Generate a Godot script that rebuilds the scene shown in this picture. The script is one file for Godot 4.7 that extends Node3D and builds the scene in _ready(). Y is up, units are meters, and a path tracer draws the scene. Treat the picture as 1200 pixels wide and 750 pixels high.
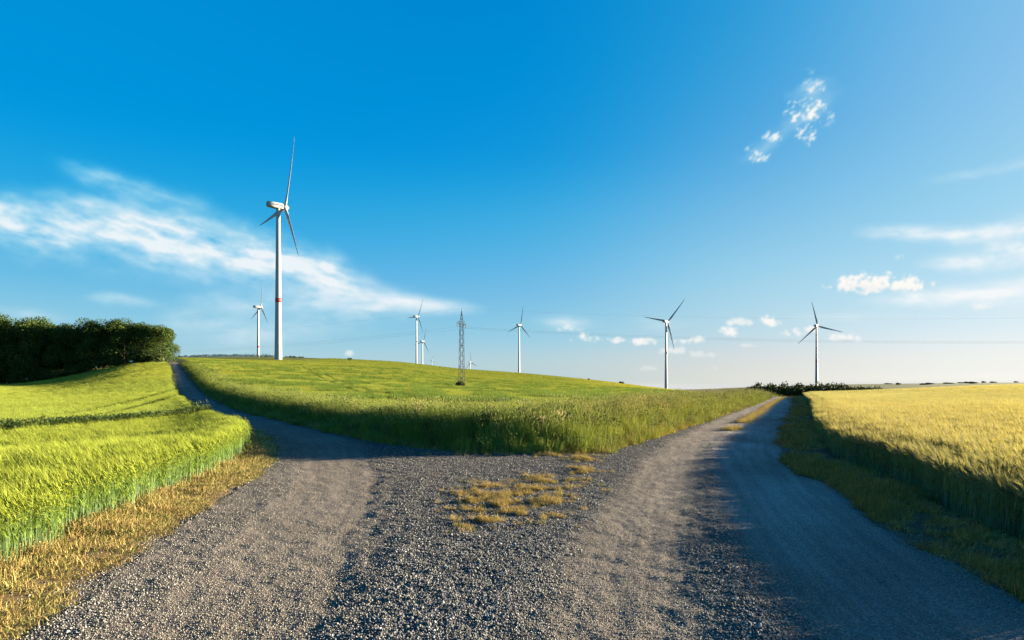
extends Node3D
# Farm tracks forking between barley fields, wind turbines on the hill, low evening sun from the right.
# x to the right, d = -z away from the camera. All lengths in metres.

const EYE := 1.7
const FOCAL := 700.0
const SUN_AZIMUTH := 69.0
const SUN_HEIGHT := 8.5

var rng := RandomNumberGenerator.new()
var noise := FastNoiseLite.new()
var fine := FastNoiseLite.new()

# ---------------------------------------------------------------- terrain tables
var knot_u := [-400.0, 0.0, 200.0, 330.0, 450.0, 541.0, 600.0, 700.0, 790.0, 900.0, 1000.0, 1200.0, 1600.0]
var knot_r := [0.0, 12.0, 20.0, 35.0, 60.0, 100.0, 130.0, 160.0, 260.0, 400.0, 500.0, 800.0, 1500.0, 4000.0, 9000.0]
var knot_y := [
	[0, 0, -0.4, -0.5, -0.3, 0.2, 0.4, 0.6, 1, 2, 2, 2, 0, -60, -200],
	[0, 0, -0.5, -0.5, -0.25, 0.3, 0.7, 0.95, 1.2, 2, 2.5, 3, 0, -60, -200],
	[0, 0, -0.35, -0.5, 0.15, 2.3, 4.1, 6, 11.2, 16.9, 20.3, 18, 5, -20, -150],
	[0, 0, 0, 0.15, 0.6, 2.0, 3.4, 4.9, 10, 16.6, 22.3, 14, 5, -20, -150],
	[0, 0, 0, 0.05, 0.3, 1.2, 2.4, 4, 9.6, 16, 19.5, 17, 10, -20, -150],
	[0, 0, 0, 0, 0.1, 0.4, 0.8, 1.6, 5.8, 11.4, 13.2, 13, 8, -20, -150],
	[0, 0, 0, 0, 0, 0.1, 0.4, 0.9, 4, 9, 10.5, 10, 8, -20, -150],
	[0, 0, 0, 0, -0.1, -0.2, -0.1, 0, 1.6, 3.6, 4, 2, 0, -40, -150],
	[0, 0, 0, 0, -0.2, -0.5, -0.7, -0.8, -1.2, -2.5, -4, -6, -12, -60, -150],
	[0, 0, 0, 0, 0, -0.3, -1.4, -2.6, -5, -6.5, -7, -7, -4, -60, -150],
	[0, 0, 0, 0, 0, 0, -0.6, -1.5, -3.5, -4.5, -4, -2, 1, -60, -150],
	[0, 0, 0, 0.1, 0.3, 0.8, 0.9, 0.7, -0.8, -1, -0.5, 1.5, 4.5, -60, -150],
	[0, 0, 0, 0.1, 0.4, 1, 1.2, 1.2, 0, 0, 1, 4, 6, -60, -150],
]
const NT := 111
const NR := 180
var relief := PackedFloat32Array()
var log_lo := log(10.0)
var log_hi := log(9010.0)

# ---------------------------------------------------------------- road edges: x as a function of d
var edge_l := [[0, -3.2], [3, -3.3], [4.12, -3.4], [4.76, -3.59], [5.48, -3.77], [6.43, -3.92], [7.63, -4.11], [9.37, -4.42], [12.5, -5.13], [18, -7.2], [21.5, -9.1], [26.6, -12.2], [34.2, -17.0], [43.6, -22.8], [75, -42.0], [105, -59.3], [150, -86], [240, -140]]
var edge_wl := [[0, -1.3], [14.3, -1.3], [14.9, -1.5], [15.8, -2.7], [17.2, -4.1], [20.9, -6.4], [26.4, -10.2], [34, -15.0], [43.5, -20.7], [75.5, -39.8], [105.5, -57.0], [150.5, -83.5], [240, -137.3]]
var edge_wr := [[0, 2.4], [14.3, 2.4], [17, 3.7], [23.8, 7.2], [36, 13.4], [70, 30], [79.4, 34], [161, 76], [240, 118]]
var edge_r := [[0, 3.6], [3, 3.9], [5.06, 4.19], [5.92, 4.3], [7.78, 4.7], [10, 5.36], [11.7, 5.66], [17, 7.75], [23.8, 10.8], [36, 16.9], [79, 37.4], [160, 79.5], [240, 121.5]]
var lane_a := [[0, -1.9], [4, -1.98], [6, -2.3], [9.15, -2.75], [12.5, -3.7], [18.3, -5.9], [21, -7.7], [26.5, -11.2], [34, -16], [43.5, -21.8], [75, -41], [150, -85], [240, -139]]
var lane_b := [[0, 0.5], [4, 0.8], [6.26, 1.34], [9.9, 2.55], [14.9, 4.3], [25, 8.9], [36, 14.3], [70, 30.9], [160, 76.8], [240, 118.8]]
var lane_c := [[0, 2.5], [4, 2.84], [6.26, 3.3], [10.8, 4.6], [17, 6.7], [29.7, 12.7], [36, 15.8], [70, 32.3], [160, 78.5], [240, 120.5]]
const TAB := 2500
var tx := {}
var tc := {}

func pchip(xs: Array, ys: Array, x: float) -> float:
	var n := xs.size()
	if x <= xs[0]: return ys[0]
	if x >= xs[n - 1]: return ys[n - 1]
	var i := 0
	while x > xs[i + 1]: i += 1
	var h: float = xs[i + 1] - xs[i]
	var s: float = (ys[i + 1] - ys[i]) / h
	var m0 := s
	var m1 := s
	if i > 0:
		var sp: float = (ys[i] - ys[i - 1]) / (xs[i] - xs[i - 1])
		m0 = 0.0 if sp * s <= 0.0 else 2.0 * sp * s / (sp + s)
	if i < n - 2:
		var sn: float = (ys[i + 2] - ys[i + 1]) / (xs[i + 2] - xs[i + 1])
		m1 = 0.0 if sn * s <= 0.0 else 2.0 * sn * s / (sn + s)
	var t: float = (x - xs[i]) / h
	var t2 := t * t
	var t3 := t2 * t
	return (2 * t3 - 3 * t2 + 1) * ys[i] + (t3 - 2 * t2 + t) * h * m0 + (-2 * t3 + 3 * t2) * ys[i + 1] + (t3 - t2) * h * m1

func make_tables() -> void:
	var lr := []
	for r in knot_r: lr.append(log(r + 10.0))
	var th := []
	for u in knot_u: th.append(rad_to_deg(atan2(u - 600.0, FOCAL)))
	relief.resize(NT * NR)
	for j in NR:
		var t := lerpf(log_lo, log_hi, float(j) / (NR - 1))
		var col := []
		for k in knot_u.size(): col.append(pchip(lr, knot_y[k], t))
		for i in NT:
			relief[i * NR + j] = pchip(th, col, -55.0 + i)
	for pair in [["l", edge_l], ["wl", edge_wl], ["wr", edge_wr], ["r", edge_r], ["a", lane_a], ["b", lane_b], ["c", lane_c]]:
		var xs := []
		var ys := []
		for p in pair[1]:
			xs.append(float(p[0])); ys.append(float(p[1]))
		var ex := PackedFloat32Array()
		var ec := PackedFloat32Array()
		ex.resize(TAB); ec.resize(TAB)
		for i in TAB: ex[i] = pchip(xs, ys, i * 0.1)
		for i in TAB:
			var g := (ex[mini(i + 3, TAB - 1)] - ex[maxi(i - 3, 0)]) / (0.1 * (mini(i + 3, TAB - 1) - maxi(i - 3, 0)))
			ec[i] = 1.0 / sqrt(1.0 + g * g)
		tx[pair[0]] = ex
		tc[pair[0]] = ec
	xl = tx.l; cl = tc.l; xwl = tx.wl; cwl = tc.wl; xwr = tx.wr; cwr = tc.wr; xr = tx.r; cr = tc.r
	xa = tx.a; ca = tc.a; xb = tx.b; cb = tc.b; xc = tx.c; cc = tc.c

var xl: PackedFloat32Array
var cl: PackedFloat32Array
var xwl: PackedFloat32Array
var cwl: PackedFloat32Array
var xwr: PackedFloat32Array
var cwr: PackedFloat32Array
var xr: PackedFloat32Array
var cr: PackedFloat32Array
var xa: PackedFloat32Array
var ca: PackedFloat32Array
var xb: PackedFloat32Array
var cb: PackedFloat32Array
var xc: PackedFloat32Array
var cc: PackedFloat32Array

func base(x: float, d: float) -> float:
	var r := sqrt(x * x + d * d)
	var th := rad_to_deg(atan2(x, d))
	var far_side := 0.0
	if absf(th) > 55.0:
		far_side = (absf(th) - 55.0) / 125.0
		th = 55.0 * signf(th)
	var ti := clampf(th + 55.0, 0.0, NT - 1.001)
	var rj := clampf((log(r + 10.0) - log_lo) / (log_hi - log_lo), 0.0, 0.9999) * (NR - 1)
	var i := int(ti)
	var j := int(rj)
	var a := ti - i
	var b := rj - j
	var k := i * NR + j
	var y := lerpf(lerpf(relief[k], relief[k + 1], b), lerpf(relief[k + NR], relief[k + NR + 1], b), a)
	if far_side > 0.0:
		y = lerpf(y, minf(y, 1.0), minf(1.0, far_side * 2.0))
	return y

# zone: 0 road, 1 left of it, 2 the wedge between the tracks, 3 right of it; the distance to the road's edge, negative on the road
var zone := 0
var dist := 0.0
func where(x: float, d: float) -> void:
	var k := clampi(int(d * 10.0), 0, TAB - 1)
	var wob := 0.14 * noise.get_noise_2d(x * 6.0, d * 6.0) + 0.2 * noise.get_noise_2d(x * 1.7 + 50.0, d * 1.7)
	var el := (xl[k] - x) * cl[k] + wob
	var er := (x - xr[k]) * cr[k] + wob
	var ew := minf(minf((x - xwl[k]) * cwl[k], (xwr[k] - x) * cwr[k]), d - 14.45) + wob
	if el > 0.0:
		zone = 1; dist = el
	elif er > 0.0:
		zone = 3; dist = er
	elif ew > 0.0:
		zone = 2; dist = ew
	else:
		zone = 0; dist = maxf(el, maxf(er, ew))

# 1 where the wheels run, 0 where the stones lie loose
func worn(x: float, d: float) -> float:
	var k := clampi(int(d * 10.0), 0, TAB - 1)
	var da := absf(x - xa[k]) * ca[k]
	var db := absf(x - xb[k]) * cb[k]
	var dc := absf(x - xc[k]) * cc[k]
	var n := 0.35 * noise.get_noise_2d(x * 5.0 + 9.0, d * 3.0) + 0.25 * noise.get_noise_2d(x * 17.0, d * 11.0)
	var a := 1.0 - smoothstep(0.45, 1.25, da + n * 0.6)
	if x < xa[k]: a = maxf(a, 0.62 + 0.7 * n)
	var b := 1.0 - smoothstep(0.25, 0.95, db + n * 0.5)
	var c := 1.0 - smoothstep(0.6, 1.15, dc + n * 0.4)
	if x > xc[k]: c = maxf(c, 0.85 + 0.4 * n)
	return maxf(a, maxf(b, c))

func ground_y(x: float, d: float) -> float:
	where(x, d)
	var y := base(x, d)
	if zone == 0:
		return y - 0.16 * smoothstep(0.0, 0.4, -dist)
	var lift := 0.0
	if zone == 2:
		lift = 0.28 * smoothstep(0.5, 2.2, dist)
	elif zone == 3:
		lift = 0.06 * smoothstep(0.1, 0.7, dist) - 0.1 * smoothstep(0.8, 1.4, dist) + 0.1 * smoothstep(1.5, 2.2, dist)
	else:
		lift = 0.05 * smoothstep(0.1, 0.5, dist) - 0.05 * smoothstep(0.9, 1.3, dist)
	return y + lift + 0.03 * noise.get_noise_2d(x * 9.0, d * 9.0) * smoothstep(0.0, 0.3, dist)

func road_y(x: float, d: float) -> float:
	where(x, d)
	var y := base(x, d)
	var w := worn(x, d)
	y += 0.03 * (1.0 - w) - 0.01 + 0.012 * noise.get_noise_2d(x * 22.0, d * 22.0) + 0.006 * fine.get_noise_2d(x * 60.0, d * 60.0) * (1.4 - w)
	var k := clampi(int(d * 10.0), 0, TAB - 1)
	y += 0.0025 * noise.get_noise_2d(minf(absf(x - xc[k]) * cc[k], absf(x - xa[k]) * ca[k]) * 45.0, d * 1.6) * w
	if zone != 0:
		y -= dist * 0.55 + 0.01
	return y

# ---------------------------------------------------------------- small tools
func put(o: Node3D, called: String, parent: Node = null) -> Node3D:
	o.name = called
	(self if parent == null else parent).add_child(o, true)
	return o

const NTH := ["nearest", "second", "third", "fourth", "fifth", "sixth", "seventh", "eighth", "ninth", "tenth", "eleventh", "twelfth", "thirteenth", "fourteenth", "fifteenth", "sixteenth", "seventeenth", "eighteenth", "nineteenth", "twentieth", "twenty-first", "twenty-second", "twenty-third", "twenty-fourth", "twenty-fifth", "twenty-sixth", "twenty-seventh", "twenty-eighth", "twenty-ninth", "thirtieth"]
var counts := {}
func thing(called: String, label: String, category: String, at := Vector3.ZERO, group := "") -> Node3D:
	var n: int = counts.get(called, 0)
	counts[called] = n + 1
	var o := Node3D.new()
	put(o, called if n == 0 else "%s_%03d" % [called, n])
	o.position = at
	tag(o, label, category, group)
	return o

func tag(o: Node3D, label: String, category: String, group := "", kind := "") -> void:
	if label: o.set_meta("label", label)
	if category: o.set_meta("category", category)
	if group: o.set_meta("group", group)
	if kind: o.set_meta("kind", kind)

func part(called: String, m: Mesh, mat: Material, parent: Node) -> MeshInstance3D:
	var o := MeshInstance3D.new()
	o.mesh = m
	if mat: o.material_override = mat
	put(o, called, parent)
	return o

func lin(r: float, g: float, b: float) -> Color:
	return Color(r, g, b).linear_to_srgb()

func paint(c: Color, rough: float, spec := 0.3) -> StandardMaterial3D:
	var m := StandardMaterial3D.new()
	m.albedo_color = c.linear_to_srgb()
	m.roughness = rough
	m.metallic_specular = spec
	return m

func plant_material(back: float, rough := 0.75) -> StandardMaterial3D:
	var m := StandardMaterial3D.new()
	m.vertex_color_use_as_albedo = true
	m.roughness = rough
	m.metallic_specular = 0.25
	m.cull_mode = BaseMaterial3D.CULL_DISABLED
	if back > 0.0:
		m.backlight_enabled = true
		m.backlight = Color(back, back, back * 0.75)
	return m

# a bag of triangles with vertex colours
class Bag:
	var v := PackedVector3Array()
	var c := PackedColorArray()
	func tri(a: Vector3, b: Vector3, e: Vector3, ca: Color, cb: Color, ce: Color) -> void:
		v.append(a); v.append(b); v.append(e)
		c.append(ca); c.append(cb); c.append(ce)
	func quad(a: Vector3, b: Vector3, e: Vector3, f: Vector3, k0: Color, k1: Color) -> void:
		tri(a, b, e, k0, k0, k1)
		tri(a, e, f, k0, k1, k1)
	# a flat leaf along a bending line
	func blade(at: Vector3, dir: Vector3, length: float, width: float, droop: float, k0: Color, k1: Color, segs := 3, turn := 0.0) -> void:
		var p := at
		var dd := dir.normalized()
		var side := dd.cross(Vector3.UP)
		if side.length() < 0.05: side = Vector3.RIGHT
		side = side.normalized().rotated(dd, turn)
		for i in segs:
			var t0 := float(i) / segs
			var t1 := float(i + 1) / segs
			var q := p + dd * (length / segs)
			var w0 := width * (1.0 - t0 * t0) * 0.5
			var w1 := width * (1.0 - t1 * t1) * 0.5
			var ka := k0.lerp(k1, t0)
			var kb := k0.lerp(k1, t1)
			if i == segs - 1:
				tri(p - side * w0, p + side * w0, q, ka, ka, kb)
			else:
				quad(p - side * w0, p + side * w0, q + side * w1, q - side * w1, ka, kb)
			p = q
			dd = (dd + Vector3.DOWN * droop / segs).normalized()
	func spindle(a: Vector3, b: Vector3, w: float, k: Color, k2: Color) -> void:
		var dd := (b - a).normalized()
		var s := dd.cross(Vector3(0.3, 0.2, 0.9)).normalized() * w
		var t := dd.cross(s).normalized() * w
		var m := a.lerp(b, 0.4)
		var ring := [m + s, m + t, m - s, m - t]
		for i in 4:
			tri(a, ring[i], ring[(i + 1) % 4], k, k, k2)
			tri(b, ring[(i + 1) % 4], ring[i], k2, k2, k)
	func tube(a: Vector3, b: Vector3, r0: float, r1: float, k: Color, sides := 6) -> void:
		var dd := (b - a).normalized()
		var s := dd.cross(Vector3.UP if absf(dd.y) < 0.9 else Vector3.RIGHT).normalized()
		var t := dd.cross(s)
		for i in sides:
			var a0 := TAU * i / sides
			var a1 := TAU * (i + 1) / sides
			var n0 := s * cos(a0) + t * sin(a0)
			var n1 := s * cos(a1) + t * sin(a1)
			quad(a + n0 * r0, a + n1 * r0, b + n1 * r1, b + n0 * r1, k, k)
	func mesh(smooth := false) -> ArrayMesh:
		var arr := []
		arr.resize(Mesh.ARRAY_MAX)
		arr[Mesh.ARRAY_VERTEX] = v
		arr[Mesh.ARRAY_COLOR] = c
		var am := ArrayMesh.new()
		am.add_surface_from_arrays(Mesh.PRIMITIVE_TRIANGLES, arr)
		var st := SurfaceTool.new()
		st.create_from(am, 0)
		if smooth: st.index()
		st.generate_normals()
		return st.commit()

func vary(c: Color, amount: float) -> Color:
	var k := 1.0 + rng.randf_range(-amount, amount)
	return Color(c.r * k * rng.randf_range(0.94, 1.06), c.g * k, c.b * k * rng.randf_range(0.9, 1.1))

# many copies of a few meshes, as one mass
func mass(called: String, label: String, category: String, bits: String, meshes: Array, mat: Material, places: Array, tints: Array) -> Node3D:
	var root := Node3D.new()
	put(root, called)
	tag(root, label, category, "", "stuff")
	for k in meshes.size():
		if places[k].is_empty(): continue
		var mm := MultiMesh.new()
		mm.transform_format = MultiMesh.TRANSFORM_3D
		mm.use_colors = true
		mm.mesh = meshes[k]
		mm.instance_count = places[k].size()
		var pl: Array = places[k]
		var tn: Array = tints[k]
		for i in pl.size():
			mm.set_instance_transform(i, pl[i])
			mm.set_instance_color(i, tn[i])
		var o := MultiMeshInstance3D.new()
		o.multimesh = mm
		o.material_override = mat
		put(o, bits, root)
		o.set_meta("kind", "stuff")
	return root

func upright(x: float, d: float, y: float, turn: float, wide: float, tall: float) -> Transform3D:
	return Transform3D(Basis(Vector3.UP, turn).scaled_local(Vector3(wide, tall, wide)), Vector3(x, y, -d))

# points spread over the fan in front of the camera, further apart with distance
func spread(r0: float, r1: float, deg0: float, deg1: float, least: float, per_m: float) -> PackedVector3Array:
	var out := PackedVector3Array()
	var r := r0
	while r < r1:
		var s := maxf(least, per_m * r)
		var step := s / r
		var th := deg_to_rad(deg0) + rng.randf() * step
		while th < deg_to_rad(deg1):
			var rr := r + rng.randf_range(-0.5, 0.5) * s
			var tt := th + rng.randf_range(-0.5, 0.5) * step
			out.append(Vector3(rr * sin(tt), rr * cos(tt), s))
			th += step
		r += s
	return out

func pixel(u: float, d: float) -> float:
	return (u - 600.0) / FOCAL * d

# ================================================================ _ready
func _ready() -> void:
	rng.seed = 20240611
	noise.seed = 7
	noise.frequency = 0.12
	noise.fractal_octaves = 3
	fine.seed = 19
	fine.frequency = 0.2
	make_camera_and_light()
	make_tables()
	print("tables")
	make_ground()
	make_road()
	print("ground ", Time.get_ticks_msec())
	make_turbines()
	make_pylon()
	make_trees()
	print("trees ", Time.get_ticks_msec())
	make_fields()
	print("fields ", Time.get_ticks_msec())
	make_verges()
	make_single_plants()
	print("verges ", Time.get_ticks_msec())
	make_stones()
	print("stones ", Time.get_ticks_msec())

func make_camera_and_light() -> void:
	var cam := Camera3D.new()
	cam.name = "camera"
	add_child(cam)
	cam.position = Vector3(0, EYE, 0)
	cam.projection = Camera3D.PROJECTION_FRUSTUM
	cam.near = 0.05
	cam.far = 20000.0
	cam.size = 0.05 * 750.0 / FOCAL
	cam.frustum_offset = Vector2(0, 0.05 * 75.0 / FOCAL)
	cam.current = true
	var sun := DirectionalLight3D.new()
	sun.name = "sun"
	sun.light_color = Color(1.0, 0.93, 0.8)
	sun.light_energy = 1.6
	sun.light_angular_distance = 0.53
	sun.shadow_enabled = true
	add_child(sun)
	var az := deg_to_rad(SUN_AZIMUTH)
	var el := deg_to_rad(SUN_HEIGHT)
	var to_sun := Vector3(sin(az) * cos(el), sin(el), -cos(az) * cos(el))
	sun.look_at_from_position(to_sun * 100.0, Vector3.ZERO, Vector3.UP)
	var env := Environment.new()
	env.background_mode = Environment.BG_SKY
	env.tonemap_mode = Environment.TONE_MAPPER_LINEAR
	env.tonemap_exposure = 6.8
	env.background_energy_multiplier = 1.0 / 6.8
	env.sky_rotation = Vector3(0, PI, 0)
	env.sdfgi_enabled = true
	env.ssao_enabled = true
	env.ssil_enabled = true
	var sky := Sky.new()
	var sm := PanoramaSkyMaterial.new()
	sm.panorama = ImageTexture.create_from_image(sky_picture())
	sky.sky_material = sm
	env.sky = sky
	var we := WorldEnvironment.new()
	we.name = "world"
	we.environment = env
	add_child(we)

# ---------------------------------------------------------------- sky
const SW := 4096
const SH := 2048
var sky_img: Image

func sky_picture() -> Image:
	var lats := [0.0, 2.0, 4.5, 9.0, 15.5, 22.0, 30.0, 45.0, 65.0, 90.0]
	var west := [[186, 213, 220], [174, 211, 224], [150, 205, 228], [100, 187, 230], [35, 165, 226], [0, 149, 221], [0, 143, 216], [0, 128, 205], [0, 112, 190], [0, 105, 182]]
	var mid := [[190, 208, 212], [184, 211, 218], [155, 206, 228], [116, 189, 230], [64, 172, 226], [16, 150, 220], [0, 140, 213], [0, 127, 203], [0, 112, 190], [0, 105, 182]]
	var twenty := [[224, 225, 217], [216, 222, 221], [190, 219, 231], [158, 209, 234], [115, 187, 230], [75, 167, 223], [46, 155, 217], [18, 137, 208], [0, 116, 192], [0, 105, 182]]
	var forty := [[248, 246, 238], [242, 244, 240], [221, 238, 245], [185, 224, 243], [152, 208, 238], [134, 194, 235], [118, 185, 231], [70, 160, 220], [20, 125, 200], [0, 105, 182]]
	var sunny := [[255, 250, 238], [255, 250, 240], [255, 250, 242], [245, 248, 246], [215, 233, 244], [185, 220, 241], [155, 206, 238], [95, 172, 225], [30, 130, 203], [0, 105, 182]]
	var lons := [-180.0, -100.0, -40.0, 0.0, 20.0, 40.0, 68.0, 96.0, 116.0, 140.0, 180.0]
	var cols := [west, west, west, mid, twenty, forty, sunny, forty, twenty, mid, west]
	var w := 512
	var h := 256
	var small := Image.create(w, h, false, Image.FORMAT_RGBAF)
	# colour at each longitude column, smooth in both directions
	for py in h:
		var lat := maxf(0.0, 90.0 - (py + 0.5) / h * 180.0)
		var k: Array = []
		for ci in lons.size():
			var ch := []
			for q in 3:
				var ys := []
				for li in lats.size(): ys.append(float(cols[ci][li][q]))
				ch.append(pchip(lats, ys, lat))
			k.append(ch)
		for px in w:
			var lon := (px + 0.5) / w * 360.0 - 180.0
			var i := 0
			while i < lons.size() - 2 and lon > lons[i + 1]: i += 1
			var t: float = (lon - lons[i]) / (lons[i + 1] - lons[i])
			# catmull-rom between columns
			var im := maxi(i - 1, 0)
			var ip := mini(i + 2, lons.size() - 1)
			var c := Color()
			for q in 3:
				var h1: float = lons[i + 1] - lons[i]
				var m0: float = (k[i + 1][q] - k[im][q]) / (lons[i + 1] - lons[im]) * h1
				var m1: float = (k[ip][q] - k[i][q]) / (lons[ip] - lons[i]) * h1
				var t2 := t * t
				var t3 := t2 * t
				c[q] = clampf(((2 * t3 - 3 * t2 + 1) * k[i][q] + (t3 - 2 * t2 + t) * m0 + (-2 * t3 + 3 * t2) * k[i + 1][q] + (t3 - t2) * m1) / 255.0, 0.0, 1.0)
			if py >= h / 2: c = Color8(220, 223, 217)
			c.a = 1.0
			small.set_pixel(px, py, c)
	small.resize(SW, SH, Image.INTERPOLATE_CUBIC)
	small.convert(Image.FORMAT_RGBA8)
	sky_img = small
	var n := FastNoiseLite.new()
	n.seed = 31
	n.noise_type = FastNoiseLite.TYPE_SIMPLEX_SMOOTH
	n.frequency = 0.01
	n.fractal_octaves = 5
	n.fractal_gain = 0.55
	# long veils of cirrus: points are (u, v, half width, strength) in the view towards -z
	veil([[-140, 240, 22, 0.5], [0, 262, 24, 0.95], [120, 272, 26, 0.95], [220, 283, 26, 1.0], [310, 302, 24, 1.0], [380, 325, 22, 1.05], [425, 340, 14, 0.9], [470, 356, 8, 0.5], [560, 360, 6, 0.25]], 0.0, n, 15.0, 1.15)
	veil([[60, 190, 12, 0.1], [110, 208, 14, 0.6], [160, 228, 12, 0.7], [215, 243, 9, 0.5], [260, 248, 8, 0.1]], 0.0, n, 20.0, 0.8)
	veil([[60, 242, 12, 0.5], [150, 248, 14, 0.7], [230, 262, 12, 0.4], [300, 278, 10, 0.3]], 0.0, n, 18.0, 0.7)
	veil([[215, 352, 9, 0.2], [300, 353, 15, 0.7], [380, 356, 19, 0.9], [450, 358, 16, 0.95], [500, 361, 9, 0.85], [560, 362, 6, 0.15]], 0.0, n, 4.0, 0.85)
	veil([[98, 349, 4, 0.3], [130, 352, 6, 0.7], [165, 355, 5, 0.6], [190, 358, 4, 0.2]], 0.0, n, 4.0, 0.7)
	veil([[190, 378, 14, 0.6], [280, 384, 18, 0.8], [350, 388, 14, 0.7], [395, 390, 9, 0.3]], 0.0, n, 2.0, 0.6)
	veil([[-40, 366, 6, 0.5], [40, 370, 6, 0.5], [90, 372, 4, 0.1]], 0.0, n, 2.0, 0.7)
	veil([[1010, 272, 6, 0.5], [1060, 271, 8, 0.8], [1120, 273, 9, 0.7], [1190, 263, 10, 0.9], [1300, 250, 12, 0.8]], 0.0, n, -6.0, 1.25)
	veil([[1080, 308, 6, 0.4], [1130, 302, 10, 0.7], [1170, 292, 14, 1.0], [1230, 290, 16, 1.1], [1340, 285, 14, 0.8]], 0.0, n, -4.0, 1.35)
	veil([[1015, 355, 5, 0.4], [1070, 350, 9, 0.8], [1130, 345, 11, 0.9], [1200, 340, 14, 0.9], [1300, 335, 14, 0.8]], 0.0, n, -4.0, 1.3)
	veil([[930, 372, 4, 0.2], [1000, 374, 5, 0.5], [1060, 370, 5, 0.3]], 0.0, n, -3.0, 0.6)
	veil([[1080, 214, 5, 0.2], [1140, 204, 6, 0.45], [1200, 190, 7, 0.5], [1300, 170, 8, 0.4]], 0.0, n, -12.0, 0.6)
	veil([[630, 376, 6, 0.3], [665, 377, 8, 0.8], [700, 378, 5, 0.3]], 0.0, n, 2.0, 0.7)
	veil([[740, 376, 5, 0.2], [770, 380, 7, 0.5], [815, 378, 5, 0.2]], 0.0, n, 2.0, 0.6)
	veil([[868, 190, 5, 0.2], [888, 180, 9, 0.5], [905, 164, 9, 0.45], [928, 140, 11, 0.4], [955, 118, 14, 0.5], [985, 108, 8, 0.15]], 0.0, n, -40.0, 0.7)
	veil([[925, 112, 6, 0.3], [950, 102, 9, 0.6], [975, 94, 6, 0.2]], 0.0, n, -20.0, 0.7)
	# small cumulus scraps: u, v, half width, half height, strength
	for c in [[951, 102, 19, 9, 0.75], [948, 134, 26, 17, 1.0], [944, 158, 12, 15, 0.9], [972, 142, 8, 16, 0.3], [888, 181, 13, 12, 0.85], [903, 161, 12, 7, 0.8], [948, 82, 8, 6, 0.25],
			[1029, 334, 56, 15, 1.5], [1008, 331, 28, 13, 1.4], [1052, 335, 30, 11, 1.3], [1053, 302, 11, 6, 0.6],
			[690, 397, 22, 7, 1.0], [722, 400, 14, 5, 0.8], [750, 401, 22, 6, 0.9], [665, 386, 16, 5, 0.6],
			[905, 377, 17, 8, 1.0], [868, 378, 18, 6, 0.7], [857, 389, 14, 8, 0.9], [920, 391, 8, 5, 0.8], [945, 389, 17, 7, 0.9], [985, 396, 22, 6, 0.85], [1002, 398, 9, 5, 0.7],
			[808, 400, 22, 6, 0.9], [788, 412, 22, 6, 0.6], [820, 416, 18, 5, 0.4], [838, 432, 10, 4, 0.4], [880, 405, 12, 3, 0.4], [408, 414, 9, 5, 0.7], [1150, 360, 14, 6, 0.6], [760, 432, 14, 4, 0.3]]:
		puff(c[0], c[1], c[2], c[3], c[4], 0.0, n)
	# the same weather goes on round the horizon
	for turn in [85.0, 150.0, 215.0, 280.0]:
		veil([[0, 262, 24, 0.9], [120, 272, 26, 0.9], [310, 302, 24, 0.9], [425, 340, 14, 0.8], [560, 360, 6, 0.2]], turn, n, 15.0, 0.9)
		veil([[215, 352, 9, 0.2], [380, 354, 17, 0.6], [500, 360, 8, 0.6]], turn, n, 4.0, 0.8)
		for c in [[690, 397, 22, 7, 1.0], [750, 401, 22, 6, 0.9], [905, 377, 17, 8, 1.0], [808, 400, 22, 6, 0.9]]:
			puff(c[0], c[1], c[2], c[3], c[4], turn, n)
	return sky_img

func sky_box(u0: float, v0: float, u1: float, v1: float, turn: float) -> Array:
	var lo := INF
	var hi := -INF
	var top := -INF
	var low := INF
	for i in 9:
		var u := lerpf(u0, u1, i / 8.0)
		var lon := rad_to_deg(atan2(u - 600.0, FOCAL))
		lo = minf(lo, lon); hi = maxf(hi, lon)
		for v in [v0, v1]:
			var lat := rad_to_deg(atan((450.0 - v) / FOCAL * cos(deg_to_rad(lon))))
			top = maxf(top, lat); low = minf(low, lat)
	return [int((lo + turn + 180.0) / 360.0 * SW), int((90.0 - top) / 180.0 * SH), int((hi + turn + 180.0) / 360.0 * SW) + 1, mini(int((90.0 - low) / 180.0 * SH) + 1, SH / 2 - 1)]

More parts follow.
